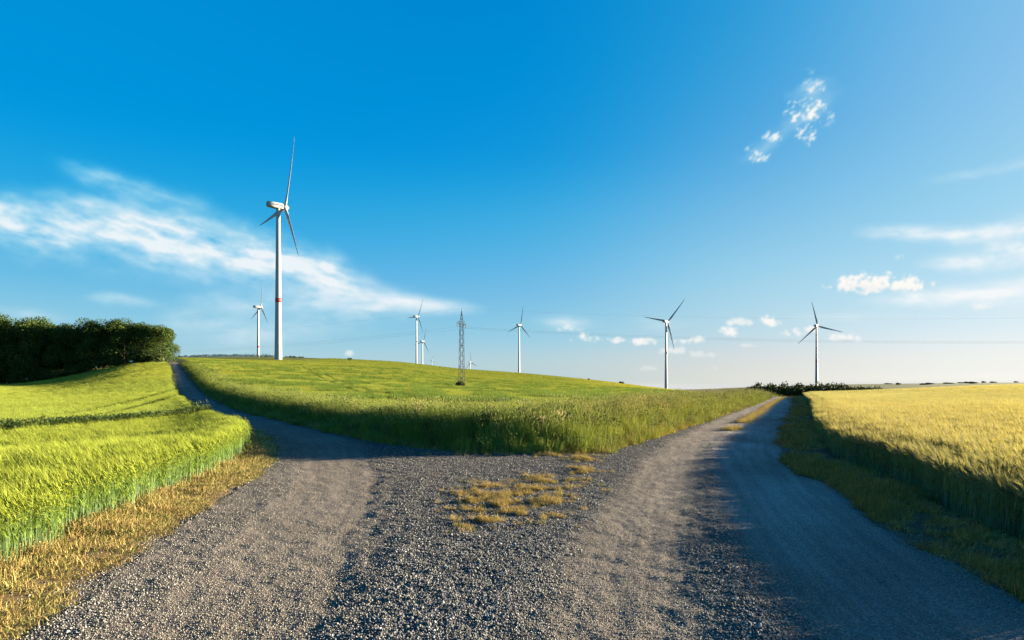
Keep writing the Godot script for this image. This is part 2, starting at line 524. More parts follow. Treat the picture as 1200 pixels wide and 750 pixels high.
func veil(pts: Array, turn: float, n: FastNoiseLite, slant: float, strength: float) -> void:
	var u0 := INF; var u1 := -INF; var v0 := INF; var v1 := -INF
	for p in pts:
		u0 = minf(u0, p[0] - p[2] * 2.2); u1 = maxf(u1, p[0] + p[2] * 2.2)
		v0 = minf(v0, p[1] - p[2] * 2.6); v1 = maxf(v1, p[1] + p[2] * 2.6)
	var b := sky_box(u0, v0, u1, v1, turn)
	var cs := cos(deg_to_rad(slant))
	var sn := sin(deg_to_rad(slant))
	for py in range(b[1], b[3]):
		var lat := deg_to_rad(90.0 - (py + 0.5) / SH * 180.0)
		for px in range(b[0], b[2]):
			var lon := deg_to_rad((px + 0.5) / SW * 360.0 - 180.0 - turn)
			var u := 600.0 + FOCAL * tan(lon)
			var v := 450.0 - FOCAL * tan(lat) / cos(lon)
			# where along the veil
			var i := 0
			while i < pts.size() - 2 and u > pts[i + 1][0]: i += 1
			var t: float = (u - pts[i][0]) / (pts[i + 1][0] - pts[i][0])
			if t < -0.3 or t > 1.3: continue
			t = clampf(t, 0.0, 1.0)
			t = t * t * (3.0 - 2.0 * t) * 0.5 + t * 0.5
			var cy: float = lerpf(pts[i][1], pts[i + 1][1], t)
			var hw: float = lerpf(pts[i][2], pts[i + 1][2], t)
			var st: float = lerpf(pts[i][3], pts[i + 1][3], t)
			var a := u * cs + v * sn
			var e := -u * sn + v * cs
			var wavy := n.get_noise_2d(a * 0.6 + 300.0, e * 0.8) * hw * 0.9
			var off := (v - cy + wavy) / hw
			var prof := exp(-off * off * 0.9)
			if prof < 0.02: continue
			var w1 := n.get_noise_2d(a * 0.55 + turn * 7.0, e * 2.6)
			var w2 := n.get_noise_2d(a * 2.2 + 900.0, e * 6.5)
			var al := prof * st * (0.7 + 0.62 * w1 + 0.4 * w2) * strength
			var ends := clampf(minf(u - pts[0][0], pts[pts.size() - 1][0] - u) / 30.0 + 0.5, 0.0, 1.0)
			al = clampf(al * ends, 0.0, 0.92)
			if al > 0.003:
				var xx := posmod(px, SW)
				sky_img.set_pixel(xx, py, sky_img.get_pixel(xx, py).lerp(Color(0.975, 0.98, 0.985), al))

func puff(cu: float, cv: float, a: float, b: float, st: float, turn: float, n: FastNoiseLite) -> void:
	var bx := sky_box(cu - a * 1.6, cv - b * 2.0, cu + a * 1.6, cv + b * 1.8, turn)
	for py in range(bx[1], bx[3]):
		var lat := deg_to_rad(90.0 - (py + 0.5) / SH * 180.0)
		for px in range(bx[0], bx[2]):
			var lon := deg_to_rad((px + 0.5) / SW * 360.0 - 180.0 - turn)
			var u := 600.0 + FOCAL * tan(lon)
			var v := 450.0 - FOCAL * tan(lat) / cos(lon)
			var x := (u - cu) / a
			var y := (v - cv) / b
			if y > 0.0: y *= 1.35
			var m := 1.0 - x * x - y * y
			var k := 0.0
			var al := 0.0
			if cv < 220.0:   # high scraps, torn along the wind
				var p := u * 0.72 - v * 0.69
				var q := u * 0.69 + v * 0.72
				k = n.get_noise_2d(p * 3.2, q * 6.5) + 0.75 * n.get_noise_2d(p * 9.0 + 70.0, q * 17.0)
				al = smoothstep(-0.1, 1.0, m * 0.7 + k * 1.25 - 0.12) * clampf(st, 0.0, 1.2) * 1.1
			else:
				k = n.get_noise_2d(u * 3.4, v * 4.2 + turn) + 0.6 * n.get_noise_2d(u * 10.0 + 70.0, v * 11.5)
				al = smoothstep(-0.25, 0.8, m * 0.8 + k * 1.1 - 0.2) * clampf(st, 0.0, 1.2)
			al = clampf(al * smoothstep(-1.4, -0.2, m), 0.0, 0.96)
			if al > 0.003:
				var xx := posmod(px, SW)
				var body := Color(0.995, 0.985, 0.965).lerp(Color(0.86, 0.89, 0.92), clampf((v - cv) / b * 0.5 + 0.1 - k * 0.4, 0.0, 0.7))
				sky_img.set_pixel(xx, py, sky_img.get_pixel(xx, py).lerp(body, al))

# ---------------------------------------------------------------- ground
func grain_texture(seed_: int, freq: float, lo: float, hi: float, size := 512, octaves := 5) -> ImageTexture:
	var n := FastNoiseLite.new()
	n.seed = seed_
	n.noise_type = FastNoiseLite.TYPE_SIMPLEX
	n.frequency = freq
	n.fractal_octaves = octaves
	n.fractal_gain = 0.65
	var im := n.get_seamless_image(size, size)
	im.convert(Image.FORMAT_RGB8)
	for y in size:
		for x in size:
			var g := lerpf(lo, hi, im.get_pixel(x, y).r)
			im.set_pixel(x, y, Color(g, g, g))
	return ImageTexture.create_from_image(im)

func grid_mesh(thetas: PackedFloat32Array, radii: PackedFloat32Array, height: Callable, tint: Callable, keep: Callable) -> ArrayMesh:
	var nt := thetas.size()
	var nr := radii.size()
	var v := PackedVector3Array()
	var c := PackedColorArray()
	var ok := PackedByteArray()
	v.resize(nt * nr); c.resize(nt * nr); ok.resize(nt * nr)
	for j in nr:
		for i in nt:
			var x := radii[j] * sin(thetas[i])
			var d := radii[j] * cos(thetas[i])
			var k := j * nt + i
			if not keep.call(x, d):
				v[k] = Vector3(x, -1, -d)
				continue
			ok[k] = 1
			v[k] = Vector3(x, height.call(x, d), -d)
			c[k] = tint.call(x, d)
	var idx := PackedInt32Array()
	for j in nr - 1:
		for i in nt - 1:
			var a := j * nt + i
			var b := a + 1
			var e := a + nt
			var f := e + 1
			if ok[a] + ok[b] + ok[e] + ok[f] < 4: continue
			idx.append_array(PackedInt32Array([a, e, b, b, e, f]))
	var arr := []
	arr.resize(Mesh.ARRAY_MAX)
	arr[Mesh.ARRAY_VERTEX] = v
	arr[Mesh.ARRAY_COLOR] = c
	arr[Mesh.ARRAY_INDEX] = idx
	var am := ArrayMesh.new()
	am.add_surface_from_arrays(Mesh.PRIMITIVE_TRIANGLES, arr)
	var st := SurfaceTool.new()
	st.create_from(am, 0)
	st.generate_normals()
	return st.commit()

# which crop stands where, beyond the verges: the line between the two fields on the left
func split_x(d: float) -> float:
	return lerpf(-21.0, -18.5, clampf((d - 8.0) / 13.5, 0.0, 1.0)) if d < 21.5 else lerpf(-18.5, -16.8, clampf((d - 21.5) / 12.0, 0.0, 1.0))

func ground_tint(x: float, d: float) -> Color:
	where(x, d)
	var r := sqrt(x * x + d * d)
	var n := noise.get_noise_2d(x * 0.4, d * 0.4)
	var m := noise.get_noise_2d(x * 0.05 + 40.0, d * 0.05)
	var c: Color
	if r > 520.0:
		# distant fields in parcels
		var cell := int(floorf(x / 170.0 + 0.3 * d / 400.0)) * 7 + int(floorf(d / 260.0)) * 13
		var pick := posmod(cell, 5)
		c = [Color(0.10, 0.115, 0.03), Color(0.17, 0.15, 0.055), Color(0.075, 0.10, 0.03), Color(0.15, 0.115, 0.07), Color(0.12, 0.13, 0.035)][pick]
		return Color(c.r * (1 + 0.15 * n), c.g * (1 + 0.15 * n), c.b)
	if zone == 0:
		c = Color(0.13, 0.11, 0.09)
	elif zone == 3:
		c = Color(0.12, 0.088, 0.055) if dist < 1.9 else Color(0.14, 0.115, 0.045)
	elif zone == 2:
		c = Color(0.10, 0.08, 0.04) if dist < 0.9 else Color(0.165, 0.176, 0.037)
		if r > 260.0 and x > 30.0: c = c.lerp(Color(0.2, 0.18, 0.05), smoothstep(0.0, 60.0, x - 30.0))
	else:
		c = Color(0.15, 0.105, 0.05) if dist < 1.2 else Color(0.085, 0.075, 0.035)
		if x < split_x(d) or d > 34.0: c = Color(0.165, 0.176, 0.037)
	var k := 1.0 + 0.22 * n + 0.25 * m
	return Color(c.r * k, c.g * k, c.b * k)

func everywhere(_x: float, _d: float) -> bool:
	return true

func make_ground() -> void:
	var th := PackedFloat32Array()
	var a := -180.0
	while a <= 180.01:
		th.append(deg_to_rad(a))
		a += 0.45 if absf(a) < 62.0 else 4.0
	th[th.size() - 1] = deg_to_rad(180.0)
	var rr := PackedFloat32Array()
	var r := 0.4
	while r < 9000.0:
		rr.append(r)
		r *= 1.034
	var mat := StandardMaterial3D.new()
	mat.vertex_color_use_as_albedo = true
	mat.roughness = 0.95
	mat.metallic_specular = 0.15
	mat.albedo_texture = grain_texture(5, 0.02, 0.72, 1.0)
	mat.uv1_triplanar = true
	mat.uv1_world_triplanar = true
	mat.uv1_scale = Vector3(0.35, 0.35, 0.35)
	var o := part("ground", grid_mesh(th, rr, ground_y, ground_tint, everywhere), mat, self)
	o.set_meta("kind", "structure")
	o.set_meta("label", "rolling farmland soil under the crops rising to a hill")

func road_tint(x: float, d: float) -> Color:
	var w := worn(x, d)
	var n := noise.get_noise_2d(x * 3.0, d * 3.0)
	var f := fine.get_noise_2d(x * 40.0, d * 40.0)
	var k := clampi(int(d * 10.0), 0, TAB - 1)
	var chalky := 1.0 - smoothstep(0.3, 1.3, absf(x - xc[k]) * cc[k] + 0.3 * n)
	var c := Color(0.1, 0.095, 0.092).lerp(Color(0.27, 0.228, 0.195), w)  # dark base of the loose gravel also paints in shade between the stones
	c = c.lerp(Color(0.5, 0.48, 0.45), chalky * clampf(0.62 + 0.9 * noise.get_noise_2d(x * 2.2 + 33.0, d * 1.1), 0.2, 1.0))
	var off := minf(absf(x - xc[k]) * cc[k], minf(absf(x - xb[k]) * cb[k], absf(x - xa[k]) * ca[k]))
	var streak := noise.get_noise_2d(off * 45.0, d * 1.6) * w
	var g := 1.0 + 0.2 * n + 0.2 * f + 0.34 * streak
	return Color(c.r * g, c.g * g, c.b * g)

func on_road(x: float, d: float) -> bool:
	where(x, d)
	return zone == 0 or dist < 0.35

func make_road() -> void:
	var th := PackedFloat32Array()
	var a := -80.0
	while a <= 80.0:
		th.append(deg_to_rad(a))
		a += 0.22 if absf(a) < 48.0 else 1.0
	var rr := PackedFloat32Array()
	var r := 0.8
	while r < 232.0:
		rr.append(r)
		r *= 1.011
	var mat := StandardMaterial3D.new()
	mat.vertex_color_use_as_albedo = true
	mat.roughness = 0.95
	mat.metallic_specular = 0.2
	mat.albedo_texture = grain_texture(12, 0.045, 0.5, 1.0, 1024)
	mat.uv1_triplanar = true
	mat.uv1_world_triplanar = true
	mat.uv1_scale = Vector3(0.55, 0.55, 0.55)
	mat.heightmap_enabled = true
	mat.heightmap_texture = grain_texture(13, 0.09, 0.0, 1.0, 1024, 4)
	mat.heightmap_scale = 1.6
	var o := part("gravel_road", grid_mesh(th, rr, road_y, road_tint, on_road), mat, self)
	o.set_meta("kind", "structure")
	o.set_meta("label", "gravel track forking left and right round the green field")

# ---------------------------------------------------------------- wind turbines
func lathe(profile: Array, sides: int, k: Color) -> ArrayMesh:
	var b := Bag.new()
	for i in profile.size() - 1:
		var p: Vector2 = profile[i]
		var q: Vector2 = profile[i + 1]
		for s in sides:
			var a0 := TAU * s / sides
			var a1 := TAU * (s + 1) / sides
			b.quad(Vector3(p.x * cos(a0), p.y, p.x * sin(a0)), Vector3(p.x * cos(a1), p.y, p.x * sin(a1)), Vector3(q.x * cos(a1), q.y, q.x * sin(a1)), Vector3(q.x * cos(a0), q.y, q.x * sin(a0)), k, k)
	return b.mesh(true)

func rotor_blade(length: float) -> ArrayMesh:
	var b := Bag.new()
	var rings := []
	var n := 16
	for i in n + 1:
		var t := float(i) / n
		var chord := lerpf(1.9, 3.3, smoothstep(0.02, 0.2, t)) if t < 0.2 else lerpf(3.3, 0.55, pow((t - 0.2) / 0.8, 0.8))
		var thick := lerpf(1.9, 0.7, smoothstep(0.02, 0.22, t)) if t < 0.22 else lerpf(0.7, 0.1, (t - 0.22) / 0.78)
		chord *= length / 44.0
		thick *= length / 44.0
		if i == n: chord *= 0.3
		var twist := deg_to_rad(lerpf(16.0, 1.0, sqrt(t)))
		var bend := -1.4 * t * t * length / 44.0
		var ring := []
		for s in 10:
			var a := TAU * s / 10
			var p := Vector2(cos(a) * chord * 0.5 - chord * 0.12 * smoothstep(0.05, 0.2, t), sin(a) * thick * 0.5).rotated(twist)
			ring.append(Vector3(p.x, t * length, p.y + bend))
		rings.append(ring)
	var k := Color(1, 1, 1)
	for i in n:
		for s in 10:
			var e := (s + 1) % 10
			b.quad(rings[i][s], rings[i][e], rings[i + 1][e], rings[i + 1][s], k, k)
	for s in range(1, 9):
		b.tri(rings[n][0], rings[n][s], rings[n][s + 1], k, k, k)
	return b.mesh(true)

# a long body with rounded edges, its section given at stations along z
func nacelle_mesh() -> ArrayMesh:
	var b := Bag.new()
	var st := [[-7.2, 1.3, 1.15, 0.25], [-6.9, 1.75, 1.6, 0.1], [-3.0, 1.95, 1.85, 0.0], [1.6, 1.95, 1.85, 0.0], [2.6, 1.7, 1.65, 0.0], [3.0, 1.45, 1.4, 0.0]]
	var rings := []
	for s in st:
		var ring := []
		for i in 20:
			var a := TAU * i / 20
			var c := cos(a)
			var q := sin(a)
			ring.append(Vector3(signf(c) * pow(absf(c), 0.3) * s[1], signf(q) * pow(absf(q), 0.3) * s[2] + s[3], s[0]))
		rings.append(ring)
	var k := Color(1, 1, 1)
	for i in rings.size() - 1:
		for s in 20:
			var e := (s + 1) % 20
			b.quad(rings[i][s], rings[i][e], rings[i + 1][e], rings[i + 1][s], k, k)
	for s in range(1, 19):
		b.tri(rings[0][0], rings[0][s], rings[0][s + 1], k, k, k)
		b.tri(rings[5][0], rings[5][s], rings[5][s + 1], k, k, k)
	return b.mesh(true)

func make_turbines() -> void:
	var white := paint(Color(0.29, 0.30, 0.305), 0.42, 0.4)
	var red := paint(Color(0.38, 0.03, 0.03), 0.45, 0.4)
	var dark := paint(Color(0.03, 0.06, 0.13), 0.5, 0.4)
	var nac := nacelle_mesh()
	var stripe := BoxMesh.new()
	stripe.size = Vector3(0.08, 0.5, 7.8)
	var spinner := lathe([Vector2(0.0, 2.5), Vector2(0.7, 2.35), Vector2(1.25, 1.8), Vector2(1.55, 1.0), Vector2(1.62, 0.0), Vector2(1.55, -0.9), Vector2(1.3, -1.3), Vector2(0.0, -1.3)], 18, Color(1, 1, 1))
	# u of hub, v of hub, distance, blade length, rotor angle, band
	var list := [
		[334.0, 243.0, 390.0, 44.0, 25.0, true, "tallest white wind turbine with a red tower band, in front on the hill"],
		[306.0, 360.0, 900.0, 43.0, 10.0, true, "smaller white turbine just behind the tallest one, red band near the crest"],
		[490.0, 371.0, 1200.0, 40.0, 30.0, false, "nearer of the two overlapping turbines beside the lattice pylon"],
		[496.5, 400.0, 1900.0, 50.0, 20.0, false, "farther and lower of the two overlapping turbines beside the lattice pylon"],
		[507.0, 422.0, 3000.0, 30.0, 14.0, false, "tiny far turbine rotor barely above the crest, next to the overlapping pair"],
		[552.0, 424.5, 2000.0, 38.0, -6.0, false, "small turbine half hidden by the crest just past the lattice pylon"],
		[610.0, 381.0, 1250.0, 42.0, 13.0, false, "lone slim turbine rising behind the crest between pylon and road"],
		[782.5, 377.0, 906.0, 44.0, 44.0, false, "turbine at the low end of the hill, one blade pointing level to the left"],
		[958.0, 382.0, 1027.0, 44.0, -12.0, true, "dark backlit turbine above the hedge at the end of the road"],
	]
	for t in list:
		var d: float = t[2]
		var hub_y: float = EYE + (450.0 - t[1]) * d / FOCAL
		var s: float = t[3] / 44.0
		var facing := deg_to_rad(132.0)
		# the hub stands out in front of the tower
		var hub_at := Vector3(pixel(t[0], d), hub_y, -d)
		var out := Vector3(sin(facing), 0, cos(facing))
		var foot := hub_at - out * 4.4 * s
		var g := base(foot.x, -foot.z) - 0.5
		foot.y = g
		var o := thing("wind_turbine", t[6], "wind turbine", foot, "wind turbines on the hill")
		o.rotation.y = facing
		var h := hub_y - g
		var top := h - 1.9 * s
		var prof := []
		for i in 9:
			var f := i / 8.0
			prof.append(Vector2(lerpf(2.35, 1.28, pow(f, 0.85)) * s, top * f))
		part("tower", lathe(prof, 28, Color(1, 1, 1)), white, o)
		if t[5]:
			var y0 := h - 62.5 * s
			var f0 := y0 / top
			var band_r := lerpf(2.35, 1.28, pow(f0, 0.85)) * s + 0.03
			var band := part("red_band", lathe([Vector2(band_r - 0.05, 0), Vector2(band_r, 0), Vector2(band_r - 0.03, 2.8 * s), Vector2(band_r - 0.08, 2.8 * s)], 28, Color(1, 1, 1)), red, o)
			band.position.y = y0
		var nc := part("nacelle", nac, white, o)
		nc.position.y = h
		nc.scale = Vector3.ONE * s
		for side in [-1.0, 1.0]:
			var sp := part("stripe", stripe, dark, nc)
			sp.position = Vector3(side * 1.94, 0.2, -2.0)
		var hb := part("hub", spinner, white, o)
		hb.position = Vector3(0, h, 4.4 * s)
		hb.rotation.x = PI / 2
		hb.scale = Vector3.ONE * s
		var bm := rotor_blade(t[3])
		for i in 3:
			var bl := part("blade", bm, white, o)
			bl.position = Vector3(0, h, 4.4 * s)
			bl.rotation.z = deg_to_rad(t[4] + 120.0 * i)

# ---------------------------------------------------------------- lattice pylon and wires
func make_pylon() -> void:
	var steel := paint(Color(0.034, 0.045, 0.047), 0.7, 0.2)
	var glassy := paint(Color(0.10, 0.07, 0.05), 0.3, 0.5)
	var wire_m := paint(Color(0.14, 0.14, 0.15), 0.5, 0.5)
	var d := 130.0
	var x := pixel(541.0, d)
	var g := base(x, d)
	var o := thing("lattice_pylon", "slim grey lattice power pylon standing in the green field", "pylon", Vector3(x, g, -d))
	o.rotation.y = deg_to_rad(-16.0)
	var k := Color(1, 1, 1)
	var arm_h := 13.9
	var peak := 16.9
	var corner := func(f: float, i: int) -> Vector3:
		var w := lerpf(0.52, 0.34, f)
		return Vector3(w if i % 3 == 0 else -w, arm_h * f + 0.0, w if i < 2 else -w)
	for i in 4:
		var b := Bag.new()
		b.tube(corner.call(0.0, i) + Vector3.DOWN * 0.4, corner.call(1.0, i), 0.055, 0.048, k, 4)
		part("leg", b.mesh(), steel, o)
	var br := Bag.new()
	var levels := 15
	for l in levels:
		var f0 := float(l) / levels
		var f1 := float(l + 1) / levels
		for i in 4:
			var e := (i + 1) % 4
			if (l + i) % 2 == 0: br.tube(corner.call(f0, i), corner.call(f1, e), 0.032, 0.032, k, 4)
			else: br.tube(corner.call(f0, e), corner.call(f1, i), 0.032, 0.032, k, 4)
			if l % 5 == 0: br.tube(corner.call(f0, i), corner.call(f0, e), 0.03, 0.03, k, 4)
	part("bracing", br.mesh(), steel, o)
	var pk := Bag.new()
	for i in 4:
		pk.tube(corner.call(1.0, i), Vector3(0, peak, 0), 0.05, 0.04, k, 4)
		for l in 3:
			var a: Vector3 = corner.call(1.0, i).lerp(Vector3(0, peak, 0), l * 0.28)
			var c: Vector3 = corner.call(1.0, (i + 1) % 4).lerp(Vector3(0, peak, 0), l * 0.28 + 0.2)
			pk.tube(a, c, 0.028, 0.028, k, 4)
	pk.tube(Vector3(0, peak - 0.1, 0), Vector3(0, peak + 0.5, 0), 0.04, 0.02, k, 4)
	part("peak", pk.mesh(), steel, o)
	var ends := []
	for s in [-1.0, 1.0]:
		var b := Bag.new()
		var tip := Vector3(0, arm_h + 0.1, s * 2.7)
		for w in [-0.42, 0.42]:
			b.tube(Vector3(w, arm_h, s * 0.42), tip, 0.05, 0.04, k, 4)
			b.tube(Vector3(w, arm_h + 0.75, s * 0.3), tip, 0.045, 0.035, k, 4)
			b.tube(Vector3(w, arm_h, s * 0.42), Vector3(-w * 0.5, arm_h + 0.05, s * 1.5), 0.03, 0.03, k, 4)
		part("crossarm", b.mesh(), steel, o)
		for z in [2.65, 1.4]:
			var ins := lathe([Vector2(0.02, 0), Vector2(0.09, -0.05), Vector2(0.05, -0.15), Vector2(0.1, -0.25), Vector2(0.05, -0.35), Vector2(0.1, -0.45), Vector2(0.05, -0.55), Vector2(0.1, -0.65), Vector2(0.03, -0.75)], 8, k)
			var q := part("insulator", ins, glassy, o)
			q.position = Vector3(0, arm_h + 0.06, s * z)
			ends.append(Vector3(0, arm_h - 0.69, s * z))
	ends.append(Vector3(0, peak + 0.45, 0))
	var line := o.transform.basis * Vector3.RIGHT
	for i in ends.size():
		var p: Vector3 = o.transform * ends[i]
		var b := Bag.new()
		for side in [[250.0, 0.5, 5.6], [-190.0, 0.5, 4.6]]:
			var q: Vector3 = p + line * side[0] + Vector3.UP * side[1]
			var prev := p
			for s in 28:
				var f := (s + 1) / 28.0
				var at: Vector3 = p.lerp(q, f) + Vector3.DOWN * 4.0 * side[2] * f * (1.0 - f)
				b.tube(prev, at, 0.0048, 0.0048, k, 4)
				prev = at
		var w := part("power_line" if i == 0 else "power_line_%03d" % i, b.mesh(), wire_m, self)
		var lab: String = ["outermost thin power line on the pylon's farther arm", "inner thin power line on the pylon's farther arm", "outermost thin power line on the pylon's nearer arm", "inner thin power line on the pylon's nearer arm", "thin earth wire strung from the pylon's peak"][i]
		tag(w, lab, "power line", "wires strung from the pylon")

# ---------------------------------------------------------------- trees and bushes
func leaves(b: Bag, blobs: Array, count: int, size: float, c: Color) -> void:
	var total := 0.0
	for q in blobs: total += q[1] * q[1]
	for q in blobs:
		var n := int(count * q[1] * q[1] / total)
		var rad: float = q[1]
		for i in n:
			var dir := Vector3(rng.randfn(), rng.randfn(), rng.randfn()).normalized()
			var p: Vector3 = q[0] + dir * rad * Vector3(1, q[2], 1) * pow(rng.randf(), 0.28)
			var a := (dir * 0.6 + Vector3(rng.randfn(), rng.randfn(), rng.randfn()) * 0.6).normalized()
			var s := a.cross(Vector3(rng.randfn(), rng.randfn(), rng.randfn())).normalized()
			var t := a.cross(s)
			var z := size * rng.randf_range(0.55, 1.25)
			var k := vary(c, 0.3)
			b.quad(p - s * z, p - t * z * 0.62, p + s * z, p + t * z * 0.62, k, k)

func tree_kind(seed_: int, tall: float, wide: float, low: float) -> Array:
	rng.seed = seed_
	var tb := Bag.new()
	var bark := Color(0.055, 0.045, 0.035)
	var fork := tall * 0.42
	tb.tube(Vector3(0, -0.4, 0), Vector3(0.05, fork * 0.5, 0), 0.28, 0.21, bark, 8)
	tb.tube(Vector3(0.05, fork * 0.5, 0), Vector3(0, fork, 0.1), 0.21, 0.17, bark, 8)
	tb.tube(Vector3(0, fork, 0.1), Vector3(0.2, tall * 0.85, 0), 0.17, 0.04, bark, 7)
	var blobs := []
	for i in 11:
		var a := i * 2.4 + rng.randf()
		var y0 := lerpf(low + 0.6, tall * 0.7, i / 10.0)
		var reach := wide * rng.randf_range(0.55, 0.85) * (1.0 - 0.35 * i / 10.0)
		var tip := Vector3(cos(a) * reach, y0 + rng.randf_range(0.4, 1.8), sin(a) * reach)
		tb.tube(Vector3(0, y0 * 0.85, 0), tip, 0.09, 0.025, bark, 5)
		blobs.append([tip, wide * rng.randf_range(0.34, 0.55), rng.randf_range(0.6, 0.95)])
	for i in 5:
		var a := rng.randf() * TAU
		blobs.append([Vector3(cos(a) * wide * 0.35, tall - wide * rng.randf_range(0.35, 0.7), sin(a) * wide * 0.35), wide * rng.randf_range(0.3, 0.45), 0.85])
	blobs.append([Vector3(0.2, tall - wide * 0.4, 0), wide * 0.42, 0.95])
	blobs.append([Vector3(0, tall * 0.6, 0), wide * 0.6, 1.1])
	var cb := Bag.new()
	leaves(cb, blobs, 11500, 0.175, Color(0.044, 0.07, 0.013))
	return [tb.mesh(), cb.mesh()]

func bush_mesh(seed_: int, wide: float, tall: float, count: int, size: float, c: Color) -> ArrayMesh:
	rng.seed = seed_
	var blobs := []
	for i in 7:
		var a := rng.randf() * TAU
		var q := rng.randf_range(0.1, 0.6) * wide
		var r := rng.randf_range(0.3, 0.45) * minf(wide, tall)
		blobs.append([Vector3(cos(a) * q, rng.randf_range(0.25, 0.75) * tall, sin(a) * q), r, 0.9])
	blobs.append([Vector3(0, tall * 0.45, 0), minf(wide, tall) * 0.5, 0.9])
	var b := Bag.new()
	for i in 5:
		var a := i * 1.3
		b.tube(Vector3(0, -0.3, 0), Vector3(cos(a) * wide * 0.3, tall * 0.6, sin(a) * wide * 0.3), 0.05, 0.02, Color(0.06, 0.045, 0.03), 4)
	leaves(b, blobs, count, size, c)
	return b.mesh()

func make_trees() -> void:
	var leaf := plant_material(0.45, 0.7)
	var bark := plant_material(0.0, 0.9)
	var kinds := [tree_kind(101, 14.5, 5.2, 0.6), tree_kind(202, 13.5, 4.9, 0.4), tree_kind(303, 15.2, 5.4, 1.0), tree_kind(404, 12.8, 4.8, 0.3)]
	rng.seed = 555
	var row := 0
	for depth in [0.0, 6.5, 13.0, 20.0]:
		var n := 14 if row < 2 else 12
		for i in n:
			var f := (i + rng.randf_range(-0.22, 0.22)) / (n - 1.0)
			var x: float = lerpf(-156.0 - depth * 0.6, -94.0 - depth * 0.62, f)
			var d: float = lerpf(150.0, 160.0, f) + depth + rng.randf_range(-1.2, 1.2)
			var g := base(x, d)
			var kd: Array = kinds[rng.randi() % 4]
			var want := 18.7 + 0.55 * sin(i * 1.7 + row) - 0.5 * smoothstep(0.85, 1.0, f) - g   # crowns end at one level
			var lab: String = "tree in the %s row of the dark wood, %s to the left track" % [NTH[row], NTH[n - 1 - i]]
			var first := row == 0 and i == n - 1
			if first: lab = "tree at the wood's end beside the left track"
			elif row == 0: lab = "broadleaf tree on the wood's front edge, %s from the left track" % NTH[n - 1 - i]
			var o := thing("broadleaf_tree", lab, "tree", Vector3(x, g, -d), ("trees on the front edge of the wood" if row == 0 else "trees inside the wood"))
			o.rotation.y = rng.randf() * TAU
			var wy := want / 14.2
			o.scale = Vector3(lerpf(1.0, wy, 0.5) * rng.randf_range(0.95, 1.12), wy, lerpf(1.0, wy, 0.5) * rng.randf_range(0.95, 1.12))
			part("trunk", kd[0], bark, o)
			part("crown", kd[1], leaf, o)
		row += 1
	# undergrowth at the foot of the wood
	var bushes := [bush_mesh(11, 2.6, 4.2, 1500, 0.17, Color(0.045, 0.07, 0.016)), bush_mesh(12, 2.8, 3.6, 1500, 0.17, Color(0.055, 0.075, 0.02)), bush_mesh(13, 2.0, 2.2, 700, 0.16, Color(0.06, 0.08, 0.02))]
	rng.seed = 77
	for i in 24:
		var f := i / 23.0
		var x := lerpf(-153.0, -93.0, f) + rng.randf_range(-0.7, 0.7)
		var d := lerpf(147.5, 157.0, f)
		var o := thing("wood_edge_shrub", "leafy shrub at the foot of the dark wood, %s to the left track" % NTH[23 - i], "shrub", Vector3(x, base(x, d) - 0.1, -d), "shrubs at the foot of the wood")
		o.rotation.y = rng.randf() * TAU
		o.scale = Vector3.ONE * rng.randf_range(0.95, 1.4)
		part("foliage", bushes[i % 3], leaf, o)
	# pale young shrub by the track
	var py := thing("young_shrub", "pale green young shrub where the wood meets the left track", "shrub", Vector3(-86.5, base(-86.5, 147.0), -147.0))
	part("foliage", bush_mesh(21, 1.3, 1.9, 500, 0.13, Color(0.13, 0.15, 0.05)), leaf, py)
	# hedge of bushes at the end of the right road
	rng.seed = 91
	var hb := [bush_mesh(31, 3.0, 4.6, 1700, 0.22, Color(0.03, 0.045, 0.014)), bush_mesh(32, 3.4, 5.2, 1900, 0.23, Color(0.035, 0.05, 0.014)), bush_mesh(33, 2.6, 3.6, 800, 0.2, Color(0.04, 0.055, 0.016))]
	for i in 30:
		var f := i / 29.0
		var u := lerpf(862.0, 1024.0, f)
		var d := 205.0 + 6.0 * sin(i * 2.1)
		var x := pixel(u, d)
		var top_v := 456.0 if u < 882.0 else (447.5 + 1.2 * sin(i * 3.3) if u < 988.0 else 452.5)
		if absf(u - 894.0) < 4.5: top_v = 446.5
		var g := base(x, d) - 0.3
		var h := EYE + (450.0 - top_v) * d / FOCAL - g + 0.7
		var o := thing("hedge_bush", "dark bush in the hedge past the right road, %s from its low left end" % NTH[i], "bush", Vector3(x, g, -d), "hedge bushes beyond the right road")
		o.rotation.y = rng.randf() * TAU
		var sy: float = maxf(h, 1.0) / [4.9, 5.5, 3.9][i % 3]
		o.scale = Vector3(1.25, sy, 1.25)
		part("foliage", hb[i % 3], leaf, o)
	# lone bushes on the skyline of the hill
	for q in [[410.0, 425.0, 2.4, 1.9, "small dark bush on the skyline between the tallest turbine and the pylon"], [690.0, 372.0, 1.7, 1.3, "small dark bush on the skyline where the hill slopes down, left of its neighbour"], [728.0, 340.0, 2.1, 1.7, "small dark bush low on the skyline above the yellow strip"]]:
		var x := pixel(q[0], q[1])
		var o := thing("skyline_bush", q[4], "bush", Vector3(x, base(x, q[1]) - 0.1, -q[1]))
		part("foliage", bush_mesh(int(q[0]), q[2], q[3], 350, 0.28, Color(0.035, 0.05, 0.014)), leaf, o)
	# far trees on the distant fields to the right
	rng.seed = 17
	var far_kind := bush_mesh(41, 5.0, 6.5, 500, 0.7, Color(0.04, 0.055, 0.02))
	var dn := -1
